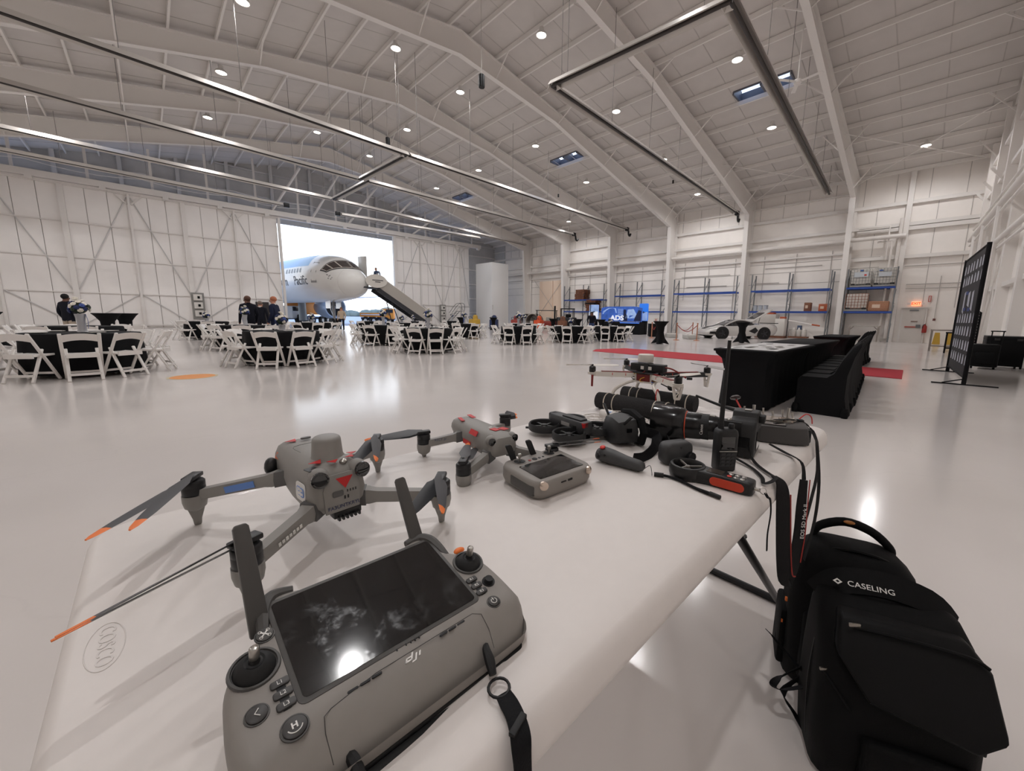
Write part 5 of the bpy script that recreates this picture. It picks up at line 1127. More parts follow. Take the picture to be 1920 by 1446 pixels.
def camera_drone(label, loc, rz, motors, bod, mtop, props, foot=True, arm_z=.06, leg=None):
    t = thing('camera_drone', label, 'drone', loc, rz)
    L0, L1, W, ZB, ZU = bod       # y rear, y front, half width, z bottom, z top
    n_ = 9; secs = []
    for u, kw, kb, kt in ((0, .7, .35, .62), (.02, .86, .16, .86), (.1, .98, .04, .98), (.28, 1, 0, 1), (.5, .96, 0, .98), (.72, .9, .08, .97), (.88, .86, .2, .95), (.96, .78, .3, .9), (1, .62, .45, .78)):
        y = L0 + (L1 - L0) * u; w_ = W * kw; zb = ZB + (ZU - ZB) * kb; zu = ZB + (ZU - ZB) * kt; h_ = zu - zb
        secs.append([V((-w_ * .62, y, zb)), V((-w_ * .9, y, zb + h_ * .14)), V((-w_, y, zb + h_ * .4)), V((-w_ * .95, y, zb + h_ * .66)), V((-w_ * .78, y, zb + h_ * .9)), V((-w_ * .5, y, zu)), V((w_ * .5, y, zu)), V((w_ * .78, y, zb + h_ * .9)), V((w_ * .95, y, zb + h_ * .66)), V((w_, y, zb + h_ * .4)), V((w_ * .9, y, zb + h_ * .14)), V((w_ * .62, y, zb))])
    part('body', MB().loft(secs), dgr, t, smooth=True, angle=50)
    for i, (mx_, my_) in enumerate(motors):
        sx = -1 if mx_ < 0 else 1; fr_ = my_ > 0
        mz = mtop[i]
        r0 = V((sx * W * .8, L1 - (L1 - L0) * (.3 if fr_ else .9), max(ZB + (ZU - ZB) * (.38 if fr_ else .2), mz - .02))); r1 = V((mx_, my_, mz - .034))
        am = part('arm', MB().loft([[q + (V((-(r1 - r0).y, (r1 - r0).x, 0)).normalized() * u * k + V((0, 0, v * k))) for u, v in ((-.009, -.011), (.009, -.011), (.011, .0), (.009, .011), (-.009, .011), (-.011, 0))] for q, k in ((r0, 1.15), (r0 + (r1 - r0) * .12, 1.15), (r0 + (r1 - r0) * .2, .95), (r1, .85))]), dgr, t, smooth=True, angle=35)
        d = (r1 - r0).normalized(); part('arm_collar', MB().loft([[r0 + d * e + (V((-d.y, d.x, 0)) * u * 1.35 + V((0, 0, v * 1.3))) for u, v in ((-.01, -.011), (.01, -.011), (.012, 0), (.01, .011), (-.01, .011), (-.012, 0))] for e in (-.012, .012)]), dgd, am, smooth=True)
        part('motor_mount', MB().lathe([(.006, -.02), (.016, -.012), (.0185, 0), (.0185, .012)], 20, (mx_, my_, mz - .044)), dgr, am, smooth=True)
        part('motor', MB().lathe([(.0165, 0), (.0175, .002), (.0175, .014), (.0172, .0145), (.0172, .016), (.0175, .017), (.0175, .024), (.015, .027), (.0, .028)], 24, (mx_, my_, mz - .032)), mblk, am, smooth=True)
        hb = part('propeller_hub', MB().box((mx_, my_, mz + .001), (.036, .018, .008), props[i][0]), mblk, am, bevel=.002)
        if foot: part('landing_leg', MB().loft([[V((mx_ + u * k + .0, my_ + v * k * .6, z)) for u, v in ((-.012, -.01), (.012, -.01), (.012, .01), (-.012, .01))] for z, k in ((mz - .04, 1.25), (mz - .055, 1.1), (.012, .55), (0.0, .45))]), dgr, am, bevel=.002)
        blade_pair(am, (mx_, my_, mz + .002), props[i][0], props[i][1], props[i][2], props[i][3])
    return t
def sticker(par, name, pts, m, T, d=.0006): return part(name, MB().prism(pts, 0, d, T), m, par)
D1 = camera_drone('grey enterprise drone with round top module and red triangle stickers', (.188, .78, ZT), .07,
                  [(-0.152, 0.152), (0.19, 0.148), (-0.141, -0.171), (0.158, -0.17)], (-.122, .11, .046, .056, .148), [.092, .09, .096, .09],
                  [(math.radians(-124.5), .19, .26, .05), (math.radians(-125), .17, .3, -.7), (math.radians(-160.5), .165, .07, .5), (math.radians(-135), .14, .4, -.7)])
part('top_module', MB().lathe([(.0265, .0), (.0245, .004), (.0225, .03), (.0212, .034), (.018, .0365), (0, .037)], 28, (.002, -.064, .1455)), dgr, D1, smooth=True)
part('beacon', MB().lathe([(.006, 0), (.006, .003), (.003, .006), (0, .007)], 14, (.012, -.104, .143)), chrm, D1, smooth=True)
for x in (-.03, .03):
    e_ = part('vision_eye', MB().ball((x, -.112, .131), (.0155, .016, .0155), 14, 10), dgr, D1, smooth=True); part('eye_lens', MB().lathe([(.0128, -.002), (.0128, .003), (.011, .0042), (.0095, .003), (0, .0042)], 20, (x * 1.1, -.1265, .131), (x * 6, -1, 0.05)), lensm, e_, smooth=True)
part('rear_plate', MB().prism([(-.027, -.035), (.027, -.035), (.029, .005), (.02, .03), (-.02, .03), (-.029, .005)], 0, .003, TR((0, -.121, .103), PI / 2, 0, 0)), dgr, D1, bevel=.001)
RP = lambda x, z: TR((x, -.1243, z), PI / 2, 0, 0)
sticker(D1, 'red_triangle', [(-.0135, .009), (.0135, .009), (.001, -.011)], red, RP(.004, .117))
part('power_key', MB().prism(rrect(.0165, .0095, .002, 2), 0, .0015, RP(-.007, .0995)), dgd, D1)
for k in range(4): part('battery_led', MB().box((.008 + .0045 * k, -.1246, .1005), (.0012, .001, .004)), mblk, D1)
for x in (.0035, .0085): part('drain_slot', MB().box((x, -.1246, .0905), (.0022, .001, .0055)), mblk, D1)
text('owner_marking', 'FA3UNTKRYL', .0085, mat('marker_blue', (52, 58, 92), .5), D1, TR((.002, -.1246, .0765), PI / 2, 0, 0), .0004)
part('heat_sink', MB().box((.008, -.112, .061), (.045, .02, .012)), mblk, D1, bevel=.002)
for k in range(6): part('sink_fin', MB().box((-.008 + .0065 * k, -.124, .056), (.003, .008, .006)), mblk, D1)
TT = lambda x, y, z, rz=0, tx=0: TR((x, y, z), tx, 0, rz)
for x, y, s_, r_ in ((-.024, -.092, .011, .3), (-.004, -.106, .009, 0), (.026, -.1, .008, .5), (.034, -.085, .008, -.3), (-.012, .068, .011, .4)):
    sticker(D1, 'red_triangle', [(-s_, s_ * .6), (s_, s_ * .6), (0, -s_ * .8)], red, TT(x, y, .1492 if y < 0 else .1468, r_))
part('top_vent', MB().prism(rrect(.016, .018, .002, 2), 0, .001, TT(-.036, -.1, .1425, .2)), mblk, D1); part('top_seam', MB().tube([(-.026, -.02, .149), (-.024, .02, .1492), (.024, .02, .1492), (.026, -.02, .149)], .0004, 4), seam, D1); part('gps_button', MB().prism(rrect(.018, .009, .004, 3), 0, .003, TT(.01, .065, .1472)), dgd, D1, bevel=.001)
sticker(D1, 'orange_stripe', [(-.02, -.006), (.018, -.004), (.02, .006), (-.018, .006)], mat('stripe_orange', (214, 110, 74), .5), TR((-.0362, .066, .121), PI / 2 - .35, 0, -PI / 2), .0008)
part('white_sticker', MB().prism(rrect(.036, .03, .007, 3), 0, .0008, TR((-.0458, -.075, .101), PI / 2 - .05, 0, -PI / 2 + .06)), icw, D1)
lgb = mat('sticker_logo_blue', (120, 150, 205), .5)
for s in (-1, 1): part('sticker_logo', MB().tube([(-.0468, -.075 + s * .002, .108), (-.0468, -.075 + s * .0125, .1075), (-.0468, -.075 + s * .0135, .101), (-.0468, -.075 + s * .0125, .0945), (-.0468, -.075 + s * .002, .094)], .0009, 5), lgb, D1); part('sticker_logo', MB().bar((-.0468, -.075 + s * .0035, .101), (-.0468, -.075 + s * .0085, .101), .0015, .001), lgb, D1)
for x in (-.046, .046): part('front_sensor', MB().ball((x, .085, .1), (.012, .014, .018), 10, 8), mblk, D1, smooth=True)
part('gimbal_camera', MB().box((0, .112, .088), (.05, .034, .04)), mblk, D1, bevel=.008)
a_, b_ = V((-.037, .041, .091)), V((-0.152, 0.152, .058)); dd_ = b_ - a_; nn_ = V((-.707, -.707, 0)) * .0112
part('arm_label', MB().bar(a_ + dd_ * .3 + nn_, a_ + dd_ * .62 + nn_, .0012, .012), mat('label_skyblue', (96, 132, 196), .3), D1)
a_, b_ = V((-.037, -.099, .0744)), V((-0.141, -0.171, .062)); dd_ = b_ - a_; nn_ = V((dd_.y, -dd_.x, 0)).normalized() * -.0112
nn_ = -nn_ if nn_.y > 0 else nn_
for k in range(7): q_ = a_ + dd_ * (.34 + .055 * k) + nn_; part('arm_marking', MB().bar(q_ - dd_.normalized() * .0022, q_ + dd_.normalized() * .0022, .0008, .0045 if k % 2 else .0055), icw, D1)
D2 = camera_drone('smaller grey drone with red rectangle stickers behind the big one', (.612, .845, ZT), -.12,
                  [(-.12, .105), (.15, .11), (-.115, -.125), (.118, -.165)], (-.125, .125, .042, .035, .1), [.07, .078, .058, .06],
                  [(math.radians(168), .15, .22, -.5), (math.radians(-20), .04, .2, .5), (math.radians(52), .13, .2, .1), (math.radians(-12), .15, .05, -.5)])
for x in (-.03, .03): e_ = part('vision_eye', MB().ball((x, -.105, .084), (.014, .015, .014), 12, 8), dgr, D2, smooth=True); part('eye_lens', MB().lathe([(.0095, 0), (.0095, .003), (0, .005)], 18, (x * 1.12, -.1165, .085), (x * 6, -1, .1)), lensm, e_, smooth=True)
for pts, x, y, r_ in (([(-.009, -.012), (.009, -.012), (.009, .012), (-.009, .012)], .002, -.072, .2), ([(-.009, -.012), (.009, -.012), (.009, .012), (-.009, .012)], .024, -.078, .2), ([(-.005, -.02), (.005, -.02), (.005, .02), (-.005, .02)], -.02, .075, -.2), ([(-.006, -.02), (.006, -.02), (.006, .02), (-.006, .02)], .02, .09, -.1)):
    sticker(D2, 'red_sticker', pts, red, TR((x, y, .1003 if y < 0 else .0985), .0, 0, r_), .001)
sticker(D2, 'red_sticker', [(-.02, -.007), (.02, -.007), (.018, .007), (-.02, .007)], red, TR((-.0395, -.035, .09), PI / 2 - .6, 0, -PI / 2), .001); sticker(D2, 'red_sticker', [(-.022, -.006), (.02, -.006), (.022, .006), (-.02, .006)], red, TR((-.0415, .0, .055), PI / 2, 0, -PI / 2), .001)
part('gimbal_camera', MB().box((0, .118, .055), (.042, .03, .034)), mblk, D2, bevel=.007); part('brand_plate', MB().box((.004, -.045, .1), (.009, .004, .0006)), icw, D2); text('arm_marking', 'RECT 3D', .009, mat('marker_blue', (52, 58, 92), .5), D2, TR((-.085, .068, .052), PI / 2, 0, -.35), .0004)
# ---------------------------------------------------------------- small remote controller with screen
S2 = 1.017
r2 = thing('small_controller', 'small grey controller with black screen and short antennas', 'controller', (.634, .5958, .835), rot=(math.radians(2.46), math.radians(-.13), math.radians(-4.15)), scale=S2)
o2 = rrect(.176, .142, .028, 5, 0, .016)
def r2ring(k, z, g=0): return [V((x * (1 - k), .016 + (y - .016) * (1 - k), z - g * max(0, abs(x) - .05) * (1 if y < 0 else .7))) for x, y in o2]
part('body', MB().loft([r2ring(.16, -.041), r2ring(.05, -.039), r2ring(0.0, -.028), r2ring(.0, -.008), r2ring(.03, -.001), r2ring(.08, .0005), r2ring(.4, .0005)]), rgr, r2, smooth=True, angle=60)
part('screen', MB().prism(rrect(.132, .077, .003, 2), -.001, .0016), glsc, r2)
for sx in (-1, 1):
    x = sx * .0462; wl_ = part('stick_well', lathe_at([(.0165, .0004), (.016, .0022), (.0145, .002), (.0135, .0006), (0, .0006)], 26, (x, .0615, 0)), rgr, r2, smooth=True)
    for k in range(4): part('gimbal_cross', MB().box((x + .006 * math.cos(k * PI / 2 + .6), .0615 + .006 * math.sin(k * PI / 2 + .6), .0012), (.009, .004, .0012), k * PI / 2 + .6), rbl, wl_)
    part('well_floor', lathe_at([(.0138, .0007), (0, .0009)], 20, (x, .0615, 0)), rbl, wl_); part('stick', lathe_at([(.002, .001), (.002, .011), (.0045, .012), (.0045, .019), (.003, .0205), (0, .0205)], 12, (x, .0615, 0)), chrm, wl_, smooth=True)
    part('grip_pad', MB().box((sx * .0835, .0, -.022), (.012, .08, .024)), rdk, r2, bevel=.004)
    part('corner_knob', MB().lathe([(.006, 0), (.0095, .002), (.0095, .008), (.005, .011), (0, .0112)], 16, (sx * .066 - .004, -.052, -.006), (sx * .5, -1, .1)), mat('knob_silver', (206, 190, 176), .25, metal=.8), r2, smooth=True)
    ax_ = -.048 if sx < 0 else .012; part('antenna', MB().loft([[V((ax_ + u, .078, -.004)) + V((-.012, .012, .04)) * v * 1.0 + V((0, e, 0)) for u, v in ((-.008, 0), (.008, 0), (.008, .92), (.005, 1), (-.005, 1), (-.008, .92))] for e in (-.003, .003)]), rbl, r2, bevel=.001)
for x, r_, m_ in ((-.022, .0035, mat('key_red', (150, 60, 56), .5)), (-.0065, .0065, rbl), (.008, .0035, btn), (.02, .003, btn)): part('face_key', lathe_at([(r_, .0002), (r_, .0018), (0, .002)], 16, (x, .0535, 0)), m_, r2)
part('usb_slot', MB().box((.006, -.0555, -.012), (.012, .003, .004)), rbl, r2); part('card_slot', MB().box((-.014, -.0555, -.012), (.014, .003, .002)), rbl, r2)
# ---------------------------------------------------------------- ducted cinewhoop drone
dk = mat('avata_black', (40, 40, 41), .55); dk2 = mat('avata_grey', (60, 60, 62), .5)
av = thing('ducted_drone', 'black ducted drone with four round prop guards', 'drone', (.965, .825, ZT), -.12)
for sx in (-1, 1):
    for sy in (-1, 1):
        cx, cy = sx * .062, sy * .062
        d_ = part('prop_duct', MB().lathe([(.05, .014), (.0535, .018), (.0535, .034), (.05, .039), (.0465, .036), (.046, .018), (.05, .014)], 30, (cx, cy, 0)), dk, av, smooth=True)
        part('duct_motor', MB().lathe([(.013, .008), (.013, .028), (.009, .033), (0, .034)], 14, (cx, cy, 0)), mblk, d_, smooth=True)
        for k in range(5): a = k * 2 * PI / 5 + sx; part('duct_blade', MB().box((cx + .023 * math.cos(a), cy + .023 * math.sin(a), .029), (.038, .008, .0015), a), mblk, d_)
        part('duct_strut', MB().bar((cx * .3, cy * .3, .02), (cx + .045 * sx, cy + .045 * sy, .018), .007, .006), dk, d_)
part('fuselage', MB().loft([[V((x * k, y, z)) for x, z in ((-.024, .022), (.024, .022), (.027, .045), (.022, .062), (-.022, .062), (-.027, .045))] for y, k in ((-.085, .7), (-.075, 1), (.0, 1), (.075, .95), (.088, .7))]), dk2, av, bevel=.003)
part('battery_plate', MB().box((0, -.02, .064), (.03, .09, .006)), dk, av, bevel=.002); part('side_label', MB().box((-.0275, -.005, .044), (.001, .04, .012)), mat('label_pale', (150, 148, 146), .5), av); part('nose_camera', MB().box((0, .084, .045), (.034, .026, .034)), mblk, av, bevel=.006); part('red_patch', MB().box((-.012, -.079, .053), (.02, .012, .014)), red, av); part('side_key', MB().box((-.0275, -.05, .042), (.002, .014, .012)), mblk, av)
for sx in (-1, 1): part('foot', MB().box((sx * .02, -.05, .008), (.02, .03, .016)), mblk, av); part('foot', MB().box((sx * .02, .05, .008), (.02, .03, .016)), mblk, av)
# ---------------------------------------------------------------- small white caged drone
nw = mat('neo_white', (206, 200, 194), .45)
ne = thing('mini_drone', 'small off-white drone with thin caged prop guards', 'drone', (1.19, .80, ZT), -.25)
part('body', MB().loft([[V((x * k, y, z)) for x, z in ((-.022, .012), (.022, .012), (.026, .03), (.018, .043), (-.018, .043), (-.026, .03))] for y, k in ((-.075, .6), (-.065, .95), (.0, 1), (.06, 1), (.072, .75))]), nw, ne, bevel=.003)
for sx in (-1, 1):
    for sy in (-1, 1):
        cx, cy = sx * .056, sy * .05
        for z in (.012, .024): part('guard_ring', MB().tube([(cx + .042 * math.cos(a), cy + .042 * math.sin(a), z) for a in [2 * PI * i / 20 for i in range(20)]], .0018, 5, True), nw, ne, smooth=True)
        for k in range(8): a = k * PI / 4; part('guard_spoke', MB().cyl((cx, cy, .026), (cx + .042 * math.cos(a), cy + .042 * math.sin(a), .022), .0012, n=4), nw, ne)
part('round_sticker', MB().lathe([(.014, 0), (.014, .001), (0, .001)], 20, (-.012, .02, .0435), (-.4, 0, 1)), icw, ne); part('sticker_ring', MB().tube([(-.012 + .009 * math.cos(a), .02 + .009 * math.sin(a), .045) for a in [2 * PI * i / 18 for i in range(18)]], .0015, 5, True), mat('neo_blue', (90, 140, 220), .5), ne); part('red_sticker', MB().box((-.012, -.03, .044), (.018, .03, .001), .2), red, ne); part('gimbal', MB().ball((0, .07, .026), .014, 10, 8), mblk, ne)
# ---------------------------------------------------------------- goggles, battery pack and motion stick
gg = thing('video_goggles', 'black video goggles with padded face rim and strap', 'goggles', (1.045, .665, ZT), -.5)
gbm = mat('goggle_black', (34, 34, 35), .5); pad = mat('foam_black', (20, 20, 21), .85)
part('shell', MB().loft([[V((x, y * k, .004 + z * kz)) for y, z in ((-.062, .01), (-.068, .045), (-.05, .078), (0, .084), (.05, .078), (.068, .045), (.062, .01), (.02, .0), (-.02, .0))] for x, k, kz in ((-.055, .72, .7), (-.045, .9, .9), (-.01, 1, 1), (.012, .98, 1))]), gbm, gg, smooth=True, angle=45)
part('face_pad', MB().tube([(.026, y, z) for y, z in ((-.03, .012), (-.062, .014), (-.074, .045), (-.055, .082), (0, .092), (.055, .082), (.074, .045), (.062, .014), (.03, .012), (0, .03))], .0125, 8, True), pad, gg, smooth=True)
part('visor_window', MB().box((-.0, 0, .05), (.02, .09, .03)), lensm, gg)
for s in (-1, 1): part('goggle_antenna', MB().loft([[V((-.03 + e, s * .05 + u, .07)) + V((.0, s * .045, .035)) * v for u, v in ((-.006, 0), (.006, 0), (.006, 1), (-.006, 1))] for e in (-.003, .003)]), rbl, gg, bevel=.001)
part('side_port', MB().box((-.02, -.067, .055), (.016, .004, .012)), lensm, gg)
hs = part('head_strap', MB().strip([(.02, -.07, .05), (.06, -.085, .04), (.03, -.13, .02), (-.03, -.175, .012), (-.08, -.2, .02)], .03, .003, [(-.4, -.9, .1)] * 5), stm, gg)
part('head_strap', MB().strip([(.03, .07, .05), (.1, .04, .03), (.12, -.06, .016), (.06, -.17, .03)], .028, .003, [(.8, .5, .1)] * 4), stm, gg)
bt = thing('goggle_battery', 'rounded dark grey battery pack on the goggle strap', 'battery', (.985, .462, ZT), -.45)
part('case', MB().loft([[V((x * kx, y, z * kz + (1 - kz) * .03)) for x, z in rrect(.09, .062, .018, 4, 0, .031)] for y, kx, kz in ((-.022, .86, .86), (-.016, .97, .97), (0, 1, 1), (.016, .97, .97), (.022, .86, .86))]), mat('battery_grey', (56, 56, 57), .5), bt, smooth=True, angle=60)
part('dial', MB().lathe([(.014, 0), (.014, .01), (.011, .012), (0, .012)], 10, (.032, -.02, .022), (0, -1, 0)), mblk, bt); part('screw', MB().lathe([(.003, 0), (.003, .001), (0, .001)], 8, (0, -.0225, .05), (0, -1, 0)), mblk, bt)
ms = thing('motion_stick', 'dark grey motion controller stick with red button', 'controller', (.85, .55, ZT), math.radians(-84))
part('grip', MB().loft([[V((x, r * math.cos(a) * 1.0, r * .92 + .001 + z + r * .92 * math.sin(a))) for a in [2 * PI * i / 16 for i in range(16)]] for x, r, z in ((-.072, .006, .012), (-.066, .017, .003), (-.05, .023, 0), (-.02, .0215, 0), (.02, .0175, 0), (.055, .016, 0), (.066, .012, .004), (.07, .005, .01))]), mat('stick_grey', (62, 62, 63), .5), ms, smooth=True, angle=70)
part('red_button', MB().lathe([(.0075, 0), (.0075, .003), (.005, .005), (0, .005)], 18, (-.05, -.006, .042), (-.15, -.25, 1)), mat('button_red', (208, 50, 40), .4), ms, smooth=True, label='red lock button'); part('thumb_joystick', MB().lathe([(.0095, 0), (.0085, .004), (.006, .004), (.005, .007), (0, .007)], 18, (-.055, -.019, .022), (-.55, -1, .15)), mblk, ms, smooth=True); part('side_key', MB().lathe([(.003, 0), (.003, .002), (0, .002)], 12, (-.034, -.0215, .028), (0, -1, .3)), mblk, ms)
part('cord_loop', MB().tube([(.07, 0, .012), (.08, .01, .02), (.09, .0, .006), (.094, -.008, .003)], .0008, 5), mblk, ms)
ly = thing('wrist_lanyard', 'thin black wrist lanyard lying across the table', 'lanyard', (0, 0, ZT))
part('cord', MB().tube([(.858, .45, .006), (.872, .425, .005), (.87, .39, .005), (.857, .35, .005), (.852, .32, .005), (.848, .295, .006)], [.004, .0035, .0035, .0035, .0045, .0042], 8), stm, ly, smooth=True); part('toggle', MB().cyl((.857, .453, .006), (.868, .433, .006), .0055, n=10), rbl, ly, smooth=True); part('end_cap', MB().cyl((.851, .312, .006), (.847, .288, .006), .005, n=10), rbl, ly, smooth=True)
# ---------------------------------------------------------------- hand built quadcopter on foam floats
qd = thing('homebuilt_quadcopter', 'hand built quadcopter with red and white arms on foam floats', 'drone', (1.5, .85, ZT), .06)
fo = mat('foam_grey', (50, 49, 50), .95, var=.25, scale=300, bump=.5); wpl = mat('quad_white', (214, 208, 200), .4); drd = mat('quad_red', (120, 30, 28), .45); tie = mat('cable_tie', (206, 196, 182), .5)
for x in (-.13, .085):
    fl = part('foam_float', MB().tube([(x, -.165, .036), (x, -.16, .036), (x, .14, .036), (x, .145, .036)], [.03, .036, .036, .03], 18), fo, qd, smooth=True, angle=60)
    for y in (-.15, -.105, .075, .115): part('cable_tie', MB().tube([(x + .037 * math.cos(a), y, .036 + .037 * math.sin(a)) for a in [2 * PI * i / 18 for i in range(18)]], .0022, 5, True), tie, fl, smooth=True)
    part('tape_band', MB().lathe([(.0368, 0), (.0368, .03)], 18, (x, -.135, .036), (0, 1, 0)), rbl, fl, smooth=True)
for sx, x in ((-1, -.13), (1, .085)):
    for y in (-.115, .095): part('skid_leg', MB().tube([(x, y, .072), (x * .95 + sx * -.004, y * .9, .095), (x * .7, y * .62, .118), (sx * .035, y * .45, .126)], [.007, .0075, .007, .006], 8), wpl, qd, smooth=True)
part('lower_plate', MB().prism([(-.06, -.05), (.06, -.05), (.07, 0), (.06, .05), (-.06, .05), (-.07, 0)], .124, .128), wpl, qd); part('upper_plate', MB().prism([(-.055, -.045), (.055, -.045), (.062, 0), (.055, .045), (-.055, .045), (-.062, 0)], .162, .166), mblk, qd)
for x in (-.045, .045):
    for y in (-.035, .035): part('standoff', MB().cyl((x, y, .127), (x, y, .163), .004, n=8), wpl, qd)
part('electronics', MB().box((-.02, .0, .143), (.05, .06, .028)), drd, qd); part('electronics', MB().box((.03, -.015, .14), (.04, .04, .022)), mblk, qd)
bat = part('battery', MB().box((.0, .0, .184), (.045, .15, .032)), rbl, qd, bevel=.003); part('battery_label', MB().box((-.0232, .0, .183), (.001, .05, .014)), plm, bat); part('battery_strap', MB().box((0, -.0, .184), (.049, .02, .036)), mblk, bat); part('battery_lead', MB().tube([(.0, -.07, .19), (.01, -.1, .185), (.03, -.13, .165), (.04, -.15, .15)], .0035, 6), drd, bat)
part('puck_module', MB().lathe([(.033, 0), (.034, .004), (.033, .032), (.03, .034), (0, .034)], 24, (.03, .03, .203)), wpl, qd, smooth=True)
for i, (mx_, my_) in enumerate(((-.145, .19), (.195, .215), (-.165, -.2), (.21, -.175))):
    am = MB(); d = V((mx_, my_, 0)).normalized(); xx = V((-d.y, d.x, 0)); a, b = d * .05 + V((0, 0, .15)), V((mx_, my_, .152))
    g = part('frame_arm', MB().loft([[q + xx * u + V((0, 0, v)) for u, v in ((-.014, -.01), (.014, -.01), (.011, .01), (-.011, .01))] for q in (a, b)]), wpl if i in (0, 2) else mblk, qd)
    part('arm_stripe', MB().bar(a + V((0, 0, .0115)), a + (b - a) * .8 + V((0, 0, .0115)), .016, .003), drd, g)
    part('motor_pod', MB().lathe([(.018, 0), (.02, .003), (.02, .01), (.0, .011)], 16, (mx_, my_, .148)), wpl, g, smooth=True)
    part('motor', MB().lathe([(.014, 0), (.0145, .003), (.0145, .022), (.01, .026), (.004, .027), (.004, .034), (0, .035)], 16, (mx_, my_, .158)), mblk, g, smooth=True)
    lm_ = drd if i == 0 else wpl
    for s in (-1, 1): part('arm_leg', MB().bar(V((mx_, my_, .148)) + xx * s * .018, V((mx_, my_, .1)) + xx * s * .008, .008, .008), lm_, g)
    part('leg_foot', MB().bar(V((mx_, my_, .1)) - xx * .01, V((mx_, my_, .1)) + xx * .01, .008, .008), lm_, g); part('leg_web', MB().bar(V((mx_, my_, .126)) - xx * .01, V((mx_, my_, .126)) + xx * .01, .005, .005), lm_, g)
    pa = (2.35, 2.2, -.35, 1.0)[i]
    for s in (0, PI):
        a_ = pa + s; dd = V((math.cos(a_), math.sin(a_), 0)); x2 = V((-dd.y, dd.x, 0)); part('propeller_blade', MB().loft([[V((mx_, my_, .188)) + dd * (.115 * u) + x2 * w_ * e + V((0, 0, .004 * e * (1 if w_ > 0 else 1))) + V((0, 0, zz)) for e, zz in ((-.5, -.0007), (.5, .0007), (.5, .0017), (-.5, .0003))] for u, w_ in ((.02, .008), (.2, .024), (.4, .026), (.7, .018), (1, .007))]), wpl if i != 3 else mat('quad_blade_grey', (150, 146, 142), .5), g, smooth=True)
    for k in range(2): part('cable_tie', MB().tube([a + (b - a) * (.25 + .3 * k) + xx * (.013 * math.cos(t_)) + V((0, 0, .012 * math.sin(t_))) for t_ in [2 * PI * j / 10 for j in range(10)]], .0016, 5, True), mat('tie_red', (190, 50, 44), .5), g)
for k in range(10):
    r_ = random.Random(k); pts = [V((r_.uniform(-.06, .06), r_.uniform(-.06, .06), r_.uniform(.125, .17))) for _ in range(4)]
    part('wire', MB().tube(pts, .0018, 5), [drd, mblk, mat('wire_yellow', (216, 170, 60), .5), mblk, wpl][k % 5], qd, smooth=True)
part('wire_loop', MB().tube([(-.115 + .012 * math.cos(a), -.1, .088 + .028 * math.sin(a)) for a in [2 * PI * i / 18 for i in range(18)]], .002, 5, True), mat('tie_red', (190, 50, 44), .5), qd, smooth=True)
part('camera_ball', MB().ball((.06, -.08, .1), .016, 12, 8), mblk, qd, smooth=True); part('lead_plug', MB().box((.05, -.16, .148), (.012, .022, .01), .4), mblk, qd, bevel=.001); part('sensor_stub', MB().bar((.0, -.06, .12), (.02, -.1, .1), .006, .004), mblk, qd); part('blue_connector', MB().ball((-.05, -.045, .126), .006, 8, 6), mat('conn_blue', (50, 90, 190), .4), qd)
# ---------------------------------------------------------------- still camera with big lens hood
cb_ = mat('camera_black', (20, 20, 21), .5, bump=.2, scale=500); cg = mat('camera_gloss', (16, 16, 17), .25)
dc = thing('dslr_camera', 'black still camera with long lens and wide hood', 'camera', (1.225, .365, ZT), math.radians(10))
LA, LB = V((-.008, .06, .062)), V((-.028, .275, .056)); dL = (LB - LA).normalized()
part('body', MB().loft([[V((x * k, y, z)) for x, z in ((-.07, .004), (.07, .004), (.074, .02), (.074, .085), (.06, .104), (.032, .112), (.026, .128), (-.026, .128), (-.032, .112), (-.062, .108), (-.074, .09), (-.074, .02))] for y, k in ((-.036, .94), (-.03, 1), (.02, 1), (.032, .96))]), cb_, dc, bevel=.003)
part('grip', MB().loft([[V((x, y, z)) for x, y in ((-.074, .0), (-.074, .05), (-.062, .064), (-.045, .055), (-.04, .0))] for z in (.006, .05, .095, .104)]), cb_, dc, smooth=True, angle=60)
part('mode_dial', MB().lathe([(.012, 0), (.012, .008), (.01, .0095), (0, .0095)], 20, (.05, -.002, .103)), cb_, dc, smooth=True); part('shutter_wheel', MB().lathe([(.009, 0), (.009, .004), (.006, .006), (0, .006)], 18, (-.055, .035, .103)), chrm, dc, smooth=True); part('hot_shoe', MB().box((0, -.005, .1295), (.02, .018, .003)), chrm, dc); part('rear_screen', MB().box((0, -.0368, .05), (.085, .003, .055)), lensm, dc); part('eyecup', MB().box((0, -.042, .108), (.034, .018, .022)), rbl, dc, bevel=.004); part('side_panel', MB().box((-.0745, -.004, .05), (.003, .04, .03)), cg, dc)
ln = part('lens_barrel', MB().lathe([(.033, 0), (.034, .01), (.037, .02), (.038, .03), (.0385, .055), (.041, .06), (.042, .08), (.043, .1), (.044, .11), (.04, .112)], 30, LA, tuple(dL)), cg, dc, smooth=True)
part('focus_ring', MB().lathe([(.0392, .036), (.04, .037), (.04, .058), (.0392, .059)], 36, LA, tuple(dL)), rbl, ln); part('red_ring', MB().lathe([(.0438, .102), (.0446, .103), (.0446, .106), (.0438, .107)], 36, LA, tuple(dL)), mat('lens_red', (196, 70, 40), .4), ln)
part('lens_hood', MB().lathe([(.047, .105), (.051, .11), (.055, .14), (.059, .2), (.058, .206), (.055, .2), (.051, .14), (.047, .115)], 32, LA, tuple(dL)), mat('hood_black', (26, 26, 27), .18), ln, smooth=True, angle=60); part('front_glass', MB().lathe([(.04, .112), (.02, .118), (0, .12)], 24, LA, tuple(dL)), lensm, ln, smooth=True); part('scale_window', MB().box(LA + dL * .03 + V((0, 0, .038)), (.02, .014, .002)), chrm, ln)
